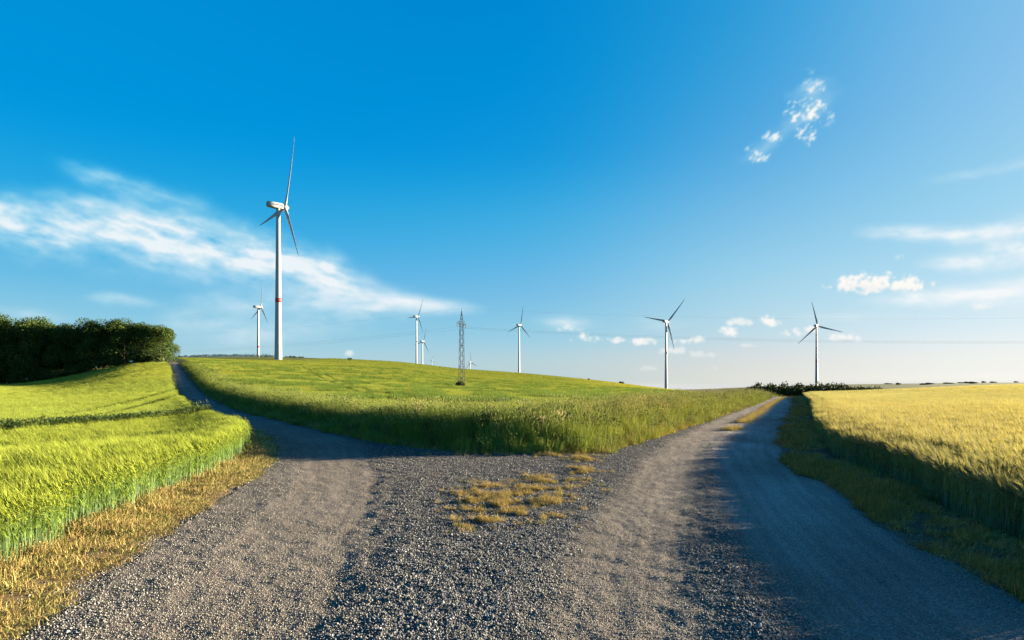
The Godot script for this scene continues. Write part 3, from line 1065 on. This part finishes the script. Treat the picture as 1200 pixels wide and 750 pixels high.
	for u in [1040.0, 1052.0, 1082.0, 1088.0, 1110.0, 1126.0, 1133.0, 1139.0, 1152.0, 1163.0, 1190.0]:
		dn += 1
		var d := rng.randf_range(760.0, 1150.0)
		var x := pixel(u, d)
		var o := thing("distant_tree", "tiny dark tree beyond the golden barley, %s to the hedge" % NTH[dn], "tree", Vector3(x, base(x, d) - 0.3, -d), "distant trees beyond the golden barley")
		o.scale = Vector3(rng.randf_range(1.0, 2.6), rng.randf_range(0.3, 0.55), 1.0)
		part("crown", far_kind, leaf, o)
	# hedges along the top of the hill
	for q in [[207.0, 322.0, 432.0, 1.9, "long low dark hedge along the hilltop behind the tallest turbine"], [334.0, 356.0, 436.0, 1.0, "short low hedge on the hilltop just right of the tallest turbine"]]:
		rng.seed = int(q[0])
		var b := Bag.new()
		var x0 := pixel(q[0], q[2])
		var x1 := pixel(q[1], q[2])
		var blobs := []
		var x := x0
		var ox := (x0 + x1) * 0.5
		var oy := base(ox, q[2])
		while x < x1:
			var hh: float = q[3] * rng.randf_range(0.55, 1.1)
			blobs.append([Vector3(x - ox, base(x, q[2]) - oy + hh * 0.5, rng.randf_range(-0.7, 0.7)), hh * 0.75, 0.9])
			x += 1.1
		leaves(b, blobs, blobs.size() * 60, 0.28, Color(0.035, 0.05, 0.016))
		var o := thing("hilltop_hedge", q[4], "hedge", Vector3(ox, oy, -q[2]))
		part("foliage", b.mesh(), leaf, o)
	# the bush round the pylon's foot
	var px := pixel(541.0, 130.0)
	var pb := thing("pylon_bush", "low dark bush round the foot of the lattice pylon", "bush", Vector3(px, ground_y(px, 129.0) - 0.05, -129.0))
	part("foliage", bush_mesh(61, 1.7, 1.35, 1100, 0.11, Color(0.028, 0.042, 0.012)), leaf, pb)

# ---------------------------------------------------------------- crops
# a handful of cereal plants with nodding, long-awned ears (all nodding towards +x)
func cereal(seed_: int, stalks: int, foot: float, tall: float, stem: Color, leafc: Color, ear: Color, awn: Color, nod: float, thick := 1.0) -> ArrayMesh:
	rng.seed = seed_
	var b := Bag.new()
	for i in stalks:
		var p := Vector3(rng.randf_range(-0.5, 0.5) * foot, -0.03, rng.randf_range(-0.5, 0.5) * foot)
		var h := tall * rng.randf_range(0.82, 1.08)
		var lean := Vector3(rng.randf_range(-0.05, 0.12), 1.0, rng.randf_range(-0.08, 0.08)).normalized()
		var top := p + lean * h * 0.86
		var ks := vary(stem, 0.18)
		b.blade(p, lean, h * 0.95, 0.006 * thick, 0.02, ks, ks.lerp(ear, 0.35), 2, rng.randf() * PI)
		for q in 2:
			var a := rng.randf() * TAU
			var y := rng.randf_range(0.25, 0.72)
			var kl := vary(leafc, 0.22)
			b.blade(p + lean * h * y, Vector3(cos(a) * 0.5, 0.9, sin(a) * 0.5), h * rng.randf_range(0.22, 0.36), 0.011 * thick, 1.5, kl, kl, 3)
		# the ear bends over
		var bow := nod * rng.randf_range(0.4, 1.5) if rng.randf() < 0.78 else rng.randf_range(1.3, 2.4)
		var ear_dir := Vector3(sin(bow), cos(bow), rng.randf_range(-0.45, 0.45)).normalized()
		var el := rng.randf_range(0.07, 0.1)
		var tip := top + ear_dir * el
		var ke := vary(ear, 0.2)
		b.spindle(top - ear_dir * 0.01, tip, 0.0065 * thick, ke, ke)
		var ka := vary(awn, 0.2)
		for q in 5:
			var ad := (ear_dir + Vector3(rng.randf_range(-0.16, 0.16), rng.randf_range(-0.2, 0.1), rng.randf_range(-0.18, 0.18))).normalized()
			b.blade(top + ear_dir * el * rng.randf_range(0.2, 0.9), ad, rng.randf_range(0.10, 0.16), 0.0042 * thick, 0.25, ka, ka, 1, rng.randf() * PI)
	return b.mesh()

# a tuft of grass; heads: how many of the blades carry a seed head
func tuft(seed_: int, blades: int, foot: float, tall: float, spread_: float, width: float, c0: Color, c1: Color, heads: int, headc: Color, droop := 0.7) -> ArrayMesh:
	rng.seed = seed_
	var b := Bag.new()
	for i in blades:
		var a := rng.randf() * TAU
		var q := sqrt(rng.randf()) * foot
		var p := Vector3(cos(a) * q, -0.02, sin(a) * q)
		var o := rng.randf() * TAU
		var s := spread_ * rng.randf()
		var h := tall * rng.randf_range(0.45, 1.05)
		var k := vary(c0.lerp(c1, rng.randf()), 0.2)
		b.blade(p, Vector3(cos(o) * s, 1.0, sin(o) * s), h, width * rng.randf_range(0.7, 1.3), droop * rng.randf_range(0.3, 1.3), k, k, 3, rng.randf() * 1.0)
	for i in heads:
		var a := rng.randf() * TAU
		var q := sqrt(rng.randf()) * foot
		var p := Vector3(cos(a) * q, -0.02, sin(a) * q)
		var dir := Vector3(rng.randf_range(-0.15, 0.25), 1.0, rng.randf_range(-0.15, 0.15)).normalized()
		var h := tall * rng.randf_range(0.85, 1.25)
		var k := vary(headc, 0.18)
		b.blade(p, dir, h, 0.004, 0.1, k, k, 2, rng.randf() * PI)
		var top := p + dir * h * 0.93
		b.spindle(top, top + (dir + Vector3(0.25, -0.05, 0)).normalized() * minf(0.12, h * 0.22), 0.007, k, k)
	return b.mesh()

# a low broad-leaved plant
func herb(seed_: int, n: int, foot: float, tall: float, size: float, c: Color) -> ArrayMesh:
	rng.seed = seed_
	var b := Bag.new()
	for i in n:
		var a := rng.randf() * TAU
		var q := sqrt(rng.randf()) * foot
		var h := tall * rng.randf_range(0.2, 1.0)
		var p := Vector3(cos(a) * q, h, sin(a) * q)
		var o := rng.randf() * TAU
		var k := vary(c, 0.25)
		b.blade(p, Vector3(cos(o), rng.randf_range(-0.1, 0.8), sin(o)), size * rng.randf_range(0.6, 1.3), size * 0.45, 0.6, k, k, 3)
	for i in 5:
		var a := rng.randf() * TAU
		b.blade(Vector3(cos(a) * foot * 0.3, -0.02, sin(a) * foot * 0.3), Vector3(cos(a) * 0.2, 1, sin(a) * 0.2), tall, 0.01, 0.0, c, c, 2)
	return b.mesh()

func make_fields() -> void:
	var crop := plant_material(0.85, 0.7)
	# --- barley left of the junction, green turning yellow
	var stem_a := Color(0.13, 0.21, 0.1)
	var a_kinds := []
	for s in 4:
		a_kinds.append(cereal(700 + s, 48, 0.36, 0.63, stem_a, Color(0.16, 0.225, 0.035), Color(0.245, 0.285, 0.033), Color(0.31, 0.343, 0.05), -0.62))
	# --- ripe barley on the right
	var c_kinds := []
	for s in 4:
		c_kinds.append(cereal(800 + s, 52, 0.36, 0.67, Color(0.2, 0.26, 0.15), Color(0.19, 0.225, 0.07), Color(0.26, 0.23, 0.09), Color(0.335, 0.298, 0.138), -0.62))
	# --- further green fields
	var b_kinds := []
	for s in 3:
		b_kinds.append(cereal(900 + s, 40, 0.4, 0.55, Color(0.13, 0.19, 0.045), Color(0.17, 0.225, 0.03), Color(0.225, 0.27, 0.04), Color(0.275, 0.31, 0.05), -0.5, 1.3))
	# --- low young crop of the wedge
	var w_kinds := []
	for s in 3:
		w_kinds.append(tuft(950 + s, 60, 0.3, 0.34, 0.55, 0.014, Color(0.155, 0.19, 0.03), Color(0.235, 0.25, 0.046), 0, Color.BLACK, 0.8))
	rng.seed = 4242
	var pa := [[], [], [], []]; var ta := [[], [], [], []]
	var pc := [[], [], [], []]; var tcn := [[], [], [], []]
	var pb := [[], [], []]; var tb := [[], [], []]
	var pw := [[], [], []]; var tw := [[], [], []]
	for p in spread(4.5, 60.0, -50.0, 50.0, 0.25, 0.0):
		field_point(p, pa, ta, pc, tcn, pb, tb, pw, tw)
	for p in spread(60.0, 470.0, -47.0, 47.0, 0.25, 0.0048):
		field_point(p, pa, ta, pc, tcn, pb, tb, pw, tw)
	mass("green_barley", "green barley turning yellow, swaying close beside the left verge", "barley", "barley_plants", a_kinds, crop, pa, ta)
	mass("golden_barley", "ripening golden barley with long awns right of the road", "barley", "barley_plants", c_kinds, crop, pc, tcn)
	mass("green_wheat", "green cereal field sloping up to the dark wood", "wheat", "wheat_plants", b_kinds, crop, pb, tb)
	mass("meadow_crop", "low bright green crop covering the hill between the two tracks", "crop", "crop_plants", w_kinds, crop, pw, tw)
	print([pa[0].size() * 4, pc[0].size() * 4, pb[0].size() * 3, pw[0].size() * 3])

func field_point(p: Vector3, pa: Array, ta: Array, pc: Array, tcn: Array, pb: Array, tb: Array, pw: Array, tw: Array) -> void:
	var x := p.x
	var d := p.y
	where(x, d)
	if zone == 0: return
	var s := p.z
	var wide := maxf(1.0, s / 0.25 * 0.75)
	var z := zone
	var e := dist
	var n := noise.get_noise_2d(x * 0.5, d * 0.5)
	var m := noise.get_noise_2d(x * 0.12 + 11.0, d * 0.12)
	var t := 1.0 + 0.16 * n + 0.12 * m + rng.randf_range(-0.16, 0.16)
	t *= 1.0 + 0.2 * noise.get_noise_2d(x * 0.35 + 500.0, d * 1.6) * smoothstep(30.0, 70.0, d)
	var tint := Color(t * (1.0 + 0.1 * m), t, t * (1.0 - 0.15 * m))
	if z == 1:
		if e < lerpf(1.05, 0.8, smoothstep(8.0, 17.0, d)): return
		var sx := split_x(d)
		if x > sx + 0.6 and d < 34.0:
			if x > -7.0 - 0.02 * d and d < 4.0: return
			var k := rng.randi() % 4
			pa[k].append(upright(x, d, ground_y(x, d), rng.randf_range(-0.5, 0.5), wide, rng.randf_range(0.88, 1.08) + 0.08 * n))
			ta[k].append(tint)
		elif (x < sx - 0.6 or d > 34.0) and d < 152.0 and x > -160.0:
			# tractor lines left bare, running uphill
			var q := fposmod(x + 0.36 * d + 3.0, 18.0)
			if absf(q - 8.2) < 0.5 or absf(q - 10.3) < 0.5: return
			if d < 60.0 or rng.randf() < 0.9:
				var k := rng.randi() % 3
				pb[k].append(upright(x, d, ground_y(x, d), rng.randf() * TAU, wide, rng.randf_range(0.9, 1.1)))
				tb[k].append(tint)
	elif z == 3:
		if e < 1.28 or sqrt(x * x + d * d) > 175.0: return
		var k := rng.randi() % 4
		pc[k].append(upright(x, d, ground_y(x, d), rng.randf_range(-0.5, 0.5), wide, rng.randf_range(0.94, 1.06) + 0.03 * n))
		tcn[k].append(tint)
	elif z == 2:
		var border := 3.2 + 1.2 * noise.get_noise_2d(x * 0.8, d * 0.8)
		if e < border: return
		var far_ok := d < 470.0
		if not far_ok: return
		# tractor lines
		var q := fposmod(x * 0.93 + 0.37 * d, 21.0)
		if absf(q - 8.2) < 0.5 or absf(q - 10.3) < 0.5:
			if d < 260.0: return
		var k := rng.randi() % 3
		var tall := rng.randf_range(0.85, 1.2)
		var patch := noise.get_noise_2d(x * 1.1 + 77.0, d * 0.6)
		if d > 40.0 and d < 210.0 and patch > 0.1 and rng.randf() < 0.45:
			tall *= 1.9
			tint = Color(tint.r * 0.5, tint.g * 0.66, tint.b * 0.6)
		var yel := smoothstep(10.0, 90.0, x) * smoothstep(120.0, 260.0, d)
		tint = Color(tint.r * (1.0 + 0.9 * yel), tint.g * (1.0 + 0.5 * yel), tint.b * (1.0 + 0.6 * yel))
		pw[k].append(upright(x, d, ground_y(x, d), rng.randf() * TAU, wide * 0.95, tall))
		tw[k].append(tint)

# ---------------------------------------------------------------- verges
func make_verges() -> void:
	var mat := plant_material(0.6, 0.8)
	var dry0 := Color(0.25, 0.17, 0.062)
	var dry1 := Color(0.41, 0.31, 0.115)
	var grn0 := Color(0.10, 0.125, 0.025)
	var grn1 := Color(0.17, 0.175, 0.035)
	var dry := []
	for s in 4: dry.append(tuft(1000 + s, 44, 0.1, 0.18, 1.3, 0.0048, dry0, dry1, 1 if s == 0 else 0, Color(0.34, 0.26, 0.11), 1.3))
	var mixed := []
	for s in 3: mixed.append(tuft(1100 + s, 38, 0.1, 0.2, 1.2, 0.007, grn0, dry1, 1 if s == 0 else 0, Color(0.3, 0.24, 0.09), 1.1))
	var green := []
	for s in 3: green.append(tuft(1200 + s, 36, 0.1, 0.22, 1.0, 0.008, grn0, grn1, 0, Color(0.24, 0.2, 0.07), 0.9))
	var tall := []
	for s in 4: tall.append(tuft(1300 + s, 44, 0.16, 0.8, 0.32, 0.011, Color(0.125, 0.185, 0.03), Color(0.22, 0.26, 0.045), 3, Color(0.24, 0.27, 0.07), 0.55))
	var weeds := []
	for s in 3: weeds.append(herb(1400 + s, 70, 0.22, 0.7, 0.12, Color(0.07, 0.11, 0.025)))
	var straw := []
	for s in 2: straw.append(tuft(1500 + s, 26, 0.14, 0.75, 0.35, 0.006, Color(0.30, 0.22, 0.08), Color(0.4, 0.31, 0.12), 14, Color(0.42, 0.31, 0.14), 0.3))

	# left verge: sun-dried grass
	rng.seed = 61
	var p1 := [[], [], [], [], [], [], []]; var t1 := [[], [], [], [], [], [], []]
	for p in spread(3.4, 60.0, -52.0, -8.0, 0.06, 0.0066):
		where(p.x, p.y)
		if zone != 1 or dist > 1.3: continue
		var e := dist
		var n := noise.get_noise_2d(p.x * 4.0, p.y * 4.0)
		if e < 0.18 and rng.randf() > 0.3 + 1.2 * n + e * 3.0: continue
		if n < -0.02 and rng.randf() < 0.62: continue
		var far := smoothstep(9.0, 17.0, p.y)
		var k := rng.randi() % 4
		if rng.randf() < 0.38 + 0.3 * far + 1.0 * maxf(0.0, noise.get_noise_2d(p.x * 1.5 + 30.0, p.y * 1.5)): k = 4 + rng.randi() % 3
		var h := rng.randf_range(0.35, 1.0) * lerpf(0.35, 0.8, smoothstep(0.0, 1.0, e)) * (1.0 + 0.6 * far)
		p1[k].append(upright(p.x, p.y, ground_y(p.x, p.y), rng.randf() * TAU, maxf(0.8, p.z / 0.06), h))
		var v := rng.randf_range(0.75, 1.2)
		t1[k].append(Color(v, v * rng.randf_range(0.92, 1.08), v))
	mass("dry_verge_grass", "sun-dried golden grass along the barley left of the gravel", "grass", "grass_tufts", dry + mixed, mat, p1, t1)

	# right verge, in the barley's shade
	rng.seed = 62
	var p2 := [[], [], [], [], [], []]; var t2 := [[], [], [], [], [], []]
	for p in spread(3.8, 110.0, 5.0, 55.0, 0.06, 0.0062):
		where(p.x, p.y)
		if zone != 3 or dist > 1.5: continue
		var e := dist
		var n := noise.get_noise_2d(p.x * 3.0, p.y * 3.0)
		if e < 0.3 and rng.randf() > 0.3 + n + e * 2.0: continue
		if e > 0.85 and n < 0.1 and rng.randf() < 0.6: continue
		if n < 0.0 and rng.randf() < 0.75: continue
		var k := rng.randi() % 6
		p2[k].append(upright(p.x, p.y, ground_y(p.x, p.y), rng.randf() * TAU, maxf(0.8, p.z / 0.07), rng.randf_range(0.25, 0.9) * (1.0 + 1.1 * maxf(0.0, n))))
		var v := rng.randf_range(0.7, 1.2)
		t2[k].append(Color(v * 1.35, v * 0.95, v * 0.7))
	mass("shaded_verge_grass", "green and brown grass in the shade beside the golden barley", "grass", "grass_tufts", dry + [mixed[0], mixed[1]], mat, p2, t2)

	# the tall grass round the wedge
	rng.seed = 63
	var p3 := [[], [], [], [], [], [], [], [], []]; var t3 := [[], [], [], [], [], [], [], [], []]
	for p in spread(13.5, 170.0, -33.0, 27.0, 0.13, 0.0058):
		where(p.x, p.y)
		if zone != 2: continue
		var e := dist
		var border := 3.6 + 1.2 * noise.get_noise_2d(p.x * 0.8, p.y * 0.8)
		if e > border: continue
		var n := noise.get_noise_2d(p.x * 2.0, p.y * 2.0)
		var k := rng.randi() % 4
		var right_side := smoothstep(0.0, 4.0, p.x)
		if e < 0.8 and rng.randf() < 0.75: k = 4 + rng.randi() % 3
		elif rng.randf() < 0.1 + 0.25 * maxf(0.0, n): k = 7 + (0 if rng.randf() < 0.7 else 1)
		if k == 8 and rng.randf() > 0.25: k = rng.randi() % 4
		var h := lerpf(0.45, 1.0, smoothstep(0.2, 1.3, e)) * rng.randf_range(0.75, 1.15) + 0.15 * n
		h *= lerpf(0.78, 1.0, smoothstep(-5.0, -1.0, p.x))
		if k >= 4 and k < 7: h = rng.randf_range(0.6, 1.5)
		p3[k].append(upright(p.x, p.y, ground_y(p.x, p.y), rng.randf() * TAU, maxf(0.9, p.z / 0.15), h))
		var v := rng.randf_range(0.75, 1.15) * (1.0 + 0.25 * n)
		t3[k].append(Color(v * (1.0 + 0.18 * right_side), v, v))
	mass("tall_border_grass", "tall rank grass and weeds fringing the green field between the tracks", "grass", "grass_tufts", tall + mixed + [weeds[0], straw[0]], mat, p3, t3)

	# weedy strip between the two fields on the left
	rng.seed = 64
	var p4 := [[], [], [], []]; var t4 := [[], [], [], []]
	for i in 2600:
		var d := rng.randf_range(7.0, 33.6)
		var x := split_x(d) + rng.randf_range(-0.75, 0.75)
		where(x, d)
		if zone != 1 or dist < 0.5: continue
		var k := rng.randi() % 4
		p4[k].append(upright(x, d, ground_y(x, d), rng.randf() * TAU, rng.randf_range(0.9, 1.3), rng.randf_range(0.85, 1.25)))
		var v := rng.randf_range(0.7, 1.1)
		t4[k].append(Color(v, v, v))
	mass("weed_strip", "dark strip of leafy weeds dividing the two green fields on the left", "weeds", "weed_plants", weeds + [tall[1]], mat, p4, t4)

	# dry grass growing through the gravel in the middle of the fork
	rng.seed = 65
	var p5 := [[], [], [], [], []]; var t5 := [[], [], [], [], []]
	var spots := [[-0.1, 8.7, 0.55, 1.1], [-0.2, 8.2, 0.5, 0.7], [0.35, 9.4, 0.55, 0.9], [0.7, 10.4, 0.55, 0.7], [-0.45, 9.6, 0.35, 0.6], [-0.4, 7.3, 0.22, 0.4], [0.1, 7.8, 0.45, 0.5], [0.5, 8.6, 0.4, 0.7], [-0.6, 8.5, 0.3, 0.5], [1.3, 11.6, 0.3, 0.4], [1.6, 13.4, 0.3, 0.6], [0.9, 14.1, 0.9, 0.3], [-0.9, 14.3, 1.0, 0.25]]
	for i in 6000:
		var q: Array = spots[rng.randi() % spots.size()]
		var a := rng.randf() * TAU
		var f := absf(rng.randfn()) * 0.75
		var x: float = q[0] + cos(a) * f * q[2]
		var d: float = q[1] + sin(a) * f * q[3]
		var n := noise.get_noise_2d(x * 14.0, d * 14.0) + 0.5 * noise.get_noise_2d(x * 40.0, d * 40.0)
		if n < -0.02 + 0.2 * f + rng.randf_range(-0.15, 0.15): continue
		where(x, d)
		if zone != 0: continue
		var k := rng.randi() % 4
		if rng.randf() < 0.3: k = 4
		p5[k].append(upright(x, d, road_y(x, d), rng.randf() * TAU, 0.5, rng.randf_range(0.2, 0.65)))
		var v := rng.randf_range(0.8, 1.15)
		t5[k].append(Color(v, v * 0.97, v))
	# and along the crown of the right road
	for i in 2600:
		var d := lerpf(21.0, 85.0, pow(rng.randf(), 1.4))
		var kk := int(d * 10.0)
		var x := lerpf(xb[kk], xc[kk], 0.42) + rng.randfn() * 0.16
		if noise.get_noise_2d(d * 2.0, 7.0) < -0.35 + 0.5 * (1.0 - smoothstep(22.0, 36.0, d)): continue
		var k := rng.randi() % 5
		p5[k].append(upright(x, d, road_y(x, d), rng.randf() * TAU, 0.8, rng.randf_range(0.4, 1.3)))
		t5[k].append(Color(1, 1, 1))
	mass("gravel_grass", "dry golden grass growing through the gravel where the road forks", "grass", "grass_tufts", dry + [mixed[0]], mat, p5, t5)

func make_single_plants() -> void:
	var mat := plant_material(0.5, 0.8)
	# thistle in the right verge
	rng.seed = 71
	var d := 12.6
	var x := pixel(1003.0, d)
	var o := thing("thistle", "pale grey-green thistle standing in the shaded right verge", "plant", Vector3(x, ground_y(x, d), -d))
	var b := Bag.new()
	b.tube(Vector3(0, -0.02, 0), Vector3(0.01, 0.5, 0), 0.007, 0.004, Color(0.16, 0.18, 0.1), 5)
	part("stem", b.mesh(), mat, o)
	b = Bag.new()
	for i in 34:
		var a := i * 2.4
		var k := vary(Color(0.26, 0.29, 0.19), 0.2)
		b.blade(Vector3(0, 0.05 + 0.014 * i, 0), Vector3(cos(a), 0.5, sin(a)), 0.14 - 0.002 * i, 0.035, 1.0, k, k, 3)
	part("leaves", b.mesh(), mat, o)
	# white-flowered plants in front of the wedge
	var at := [[590.0, 16.4, "white-flowered weed in the tall grass above the gravel fork"], [613.0, 16.2, "second white-flowered weed, right of its twin in the tall grass"]]
	for q in at:
		var dd: float = q[1]
		var xx := pixel(q[0], dd)
		var w := thing("flowering_weed", q[2], "plant", Vector3(xx, ground_y(xx, dd), -dd))
		var st := Bag.new()
		for i in 5:
			var a := i * 1.26 + 0.3
			var p0 := Vector3(0, 0.5, 0)
			var p1 := Vector3(cos(a) * 0.14, 0.98 + 0.05 * sin(i * 2.0), sin(a) * 0.14)
			st.tube(p0, p1, 0.005, 0.003, Color(0.12, 0.15, 0.05), 4)
			var fh := part("flower_head", lathe([Vector2(0.003, -0.009), Vector2(0.02, 0.0), Vector2(0.03, 0.006), Vector2(0.024, 0.012), Vector2(0.0, 0.015)], 9, Color(0.4, 0.4, 0.33)), mat, w)
			fh.position = p1
			fh.rotation = Vector3(rng.randf_range(-0.3, 0.3), 0, rng.randf_range(-0.3, 0.3))
		st.tube(Vector3(0, -0.02, 0), Vector3(0, 0.5, 0), 0.008, 0.006, Color(0.12, 0.15, 0.05), 5)
		part("stem", st.mesh(), mat, w)
	# straw-coloured clump at the wedge's corner
	var clumps := [[632.0, 15.5, 0.95, "straw-coloured seeding clump at the corner of the fork"], [655.0, 15.8, 1.0, "wider straw-coloured seeding clump just right of the first, at the fork"]]
	for q in clumps:
		var dd: float = q[1]
		var xx := pixel(q[0], dd)
		var w := thing("straw_clump", q[3], "grass clump", Vector3(xx, ground_y(xx, dd), -dd))
		part("blades", tuft(int(q[0]), 30, 0.2, 0.7 * q[2], 0.4, 0.007, Color(0.36, 0.27, 0.10), Color(0.45, 0.34, 0.14), 0, Color.BLACK, 0.4), mat, w)
		part("seed_heads", tuft(int(q[0]) + 1, 2, 0.2, 0.7 * q[2], 0.3, 0.006, Color(0.4, 0.3, 0.12), Color(0.4, 0.3, 0.12), 34, Color(0.5, 0.38, 0.17), 0.3), mat, w)

# ---------------------------------------------------------------- gravel
func stone_mesh(seed_: int) -> ArrayMesh:
	rng.seed = seed_
	var b := Bag.new()
	var pts := []
	for i in 14:
		var y := 1.0 - 2.0 * (i + 0.5) / 14.0
		var a := i * 2.39996
		var r := sqrt(1.0 - y * y)
		pts.append(Vector3(cos(a) * r, y * 0.72, sin(a) * r) * rng.randf_range(0.72, 1.12))
	# hull: every triangle with all other points behind it
	var k := Color(1, 1, 1)
	for i in 14:
		for j in range(i + 1, 14):
			for l in range(j + 1, 14):
				var nrm: Vector3 = (pts[j] - pts[i]).cross(pts[l] - pts[i])
				var s := 0
				for q in 14:
					if q == i or q == j or q == l: continue
					var e := nrm.dot(pts[q] - pts[i])
					if e > 1e-6: s |= 1
					elif e < -1e-6: s |= 2
					if s == 3: break
				if s == 2: b.tri(pts[i], pts[l], pts[j], k, k, k)
				elif s == 1: b.tri(pts[i], pts[j], pts[l], k, k, k)
	return b.mesh()

func make_stones() -> void:
	var mat := StandardMaterial3D.new()
	mat.vertex_color_use_as_albedo = true
	mat.roughness = 0.85
	mat.metallic_specular = 0.3
	var kinds := []
	for s in 6: kinds.append(stone_mesh(3000 + s))
	rng.seed = 99
	var pl := []
	var tn := []
	for s in 6:
		pl.append([]); tn.append([])
	for p in spread(2.6, 46.0, -46.0, 46.0, 0.011, 0.00245):
		var x := p.x
		var d := p.y
		where(x, d)
		if zone != 0 and (dist > 0.45 or rng.randf() < dist * 1.9): continue
		var off_road := zone != 0
		var w := worn(x, d)
		var loose := 1.0 - w
		var k := clampi(int(d * 10.0), 0, TAB - 1)
		var chalky := 1.0 - smoothstep(0.4, 1.3, absf(x - xc[k]) * cc[k])
		if rng.randf() > lerpf(0.5, 0.97, loose * loose) * (1.0 - 0.3 * chalky): continue
		if d > 18.0 and rng.randf() < 0.35: continue
		var size := lerpf(0.0046, 0.007, loose) * pow(rng.randf_range(0.5, 1.3), 1.6)
		if rng.randf() < 0.07 * loose + 0.004: size *= rng.randf_range(1.25, 1.9)
		size *= maxf(1.0, sqrt(p.z / 0.016) * 0.8)
		var kind := rng.randi() % 6
		var bas := Basis(Vector3(rng.randfn(), rng.randfn(), rng.randfn()).normalized(), rng.randf() * TAU).scaled(Vector3(1, 0.9, 1) * size)
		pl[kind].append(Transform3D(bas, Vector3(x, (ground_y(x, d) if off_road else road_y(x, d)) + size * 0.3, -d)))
		var g := rng.randf_range(0.14, 0.3) if rng.randf() < w else rng.randf_range(0.055, 0.19)  # loose stones toned darker, standing in for the shadows between them
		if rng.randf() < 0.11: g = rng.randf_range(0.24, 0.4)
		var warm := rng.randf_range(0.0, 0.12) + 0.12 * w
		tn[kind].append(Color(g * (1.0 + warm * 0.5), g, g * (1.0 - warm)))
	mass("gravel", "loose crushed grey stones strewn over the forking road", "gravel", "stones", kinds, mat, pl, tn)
	print("stone copies ", pl[0].size() * 6)
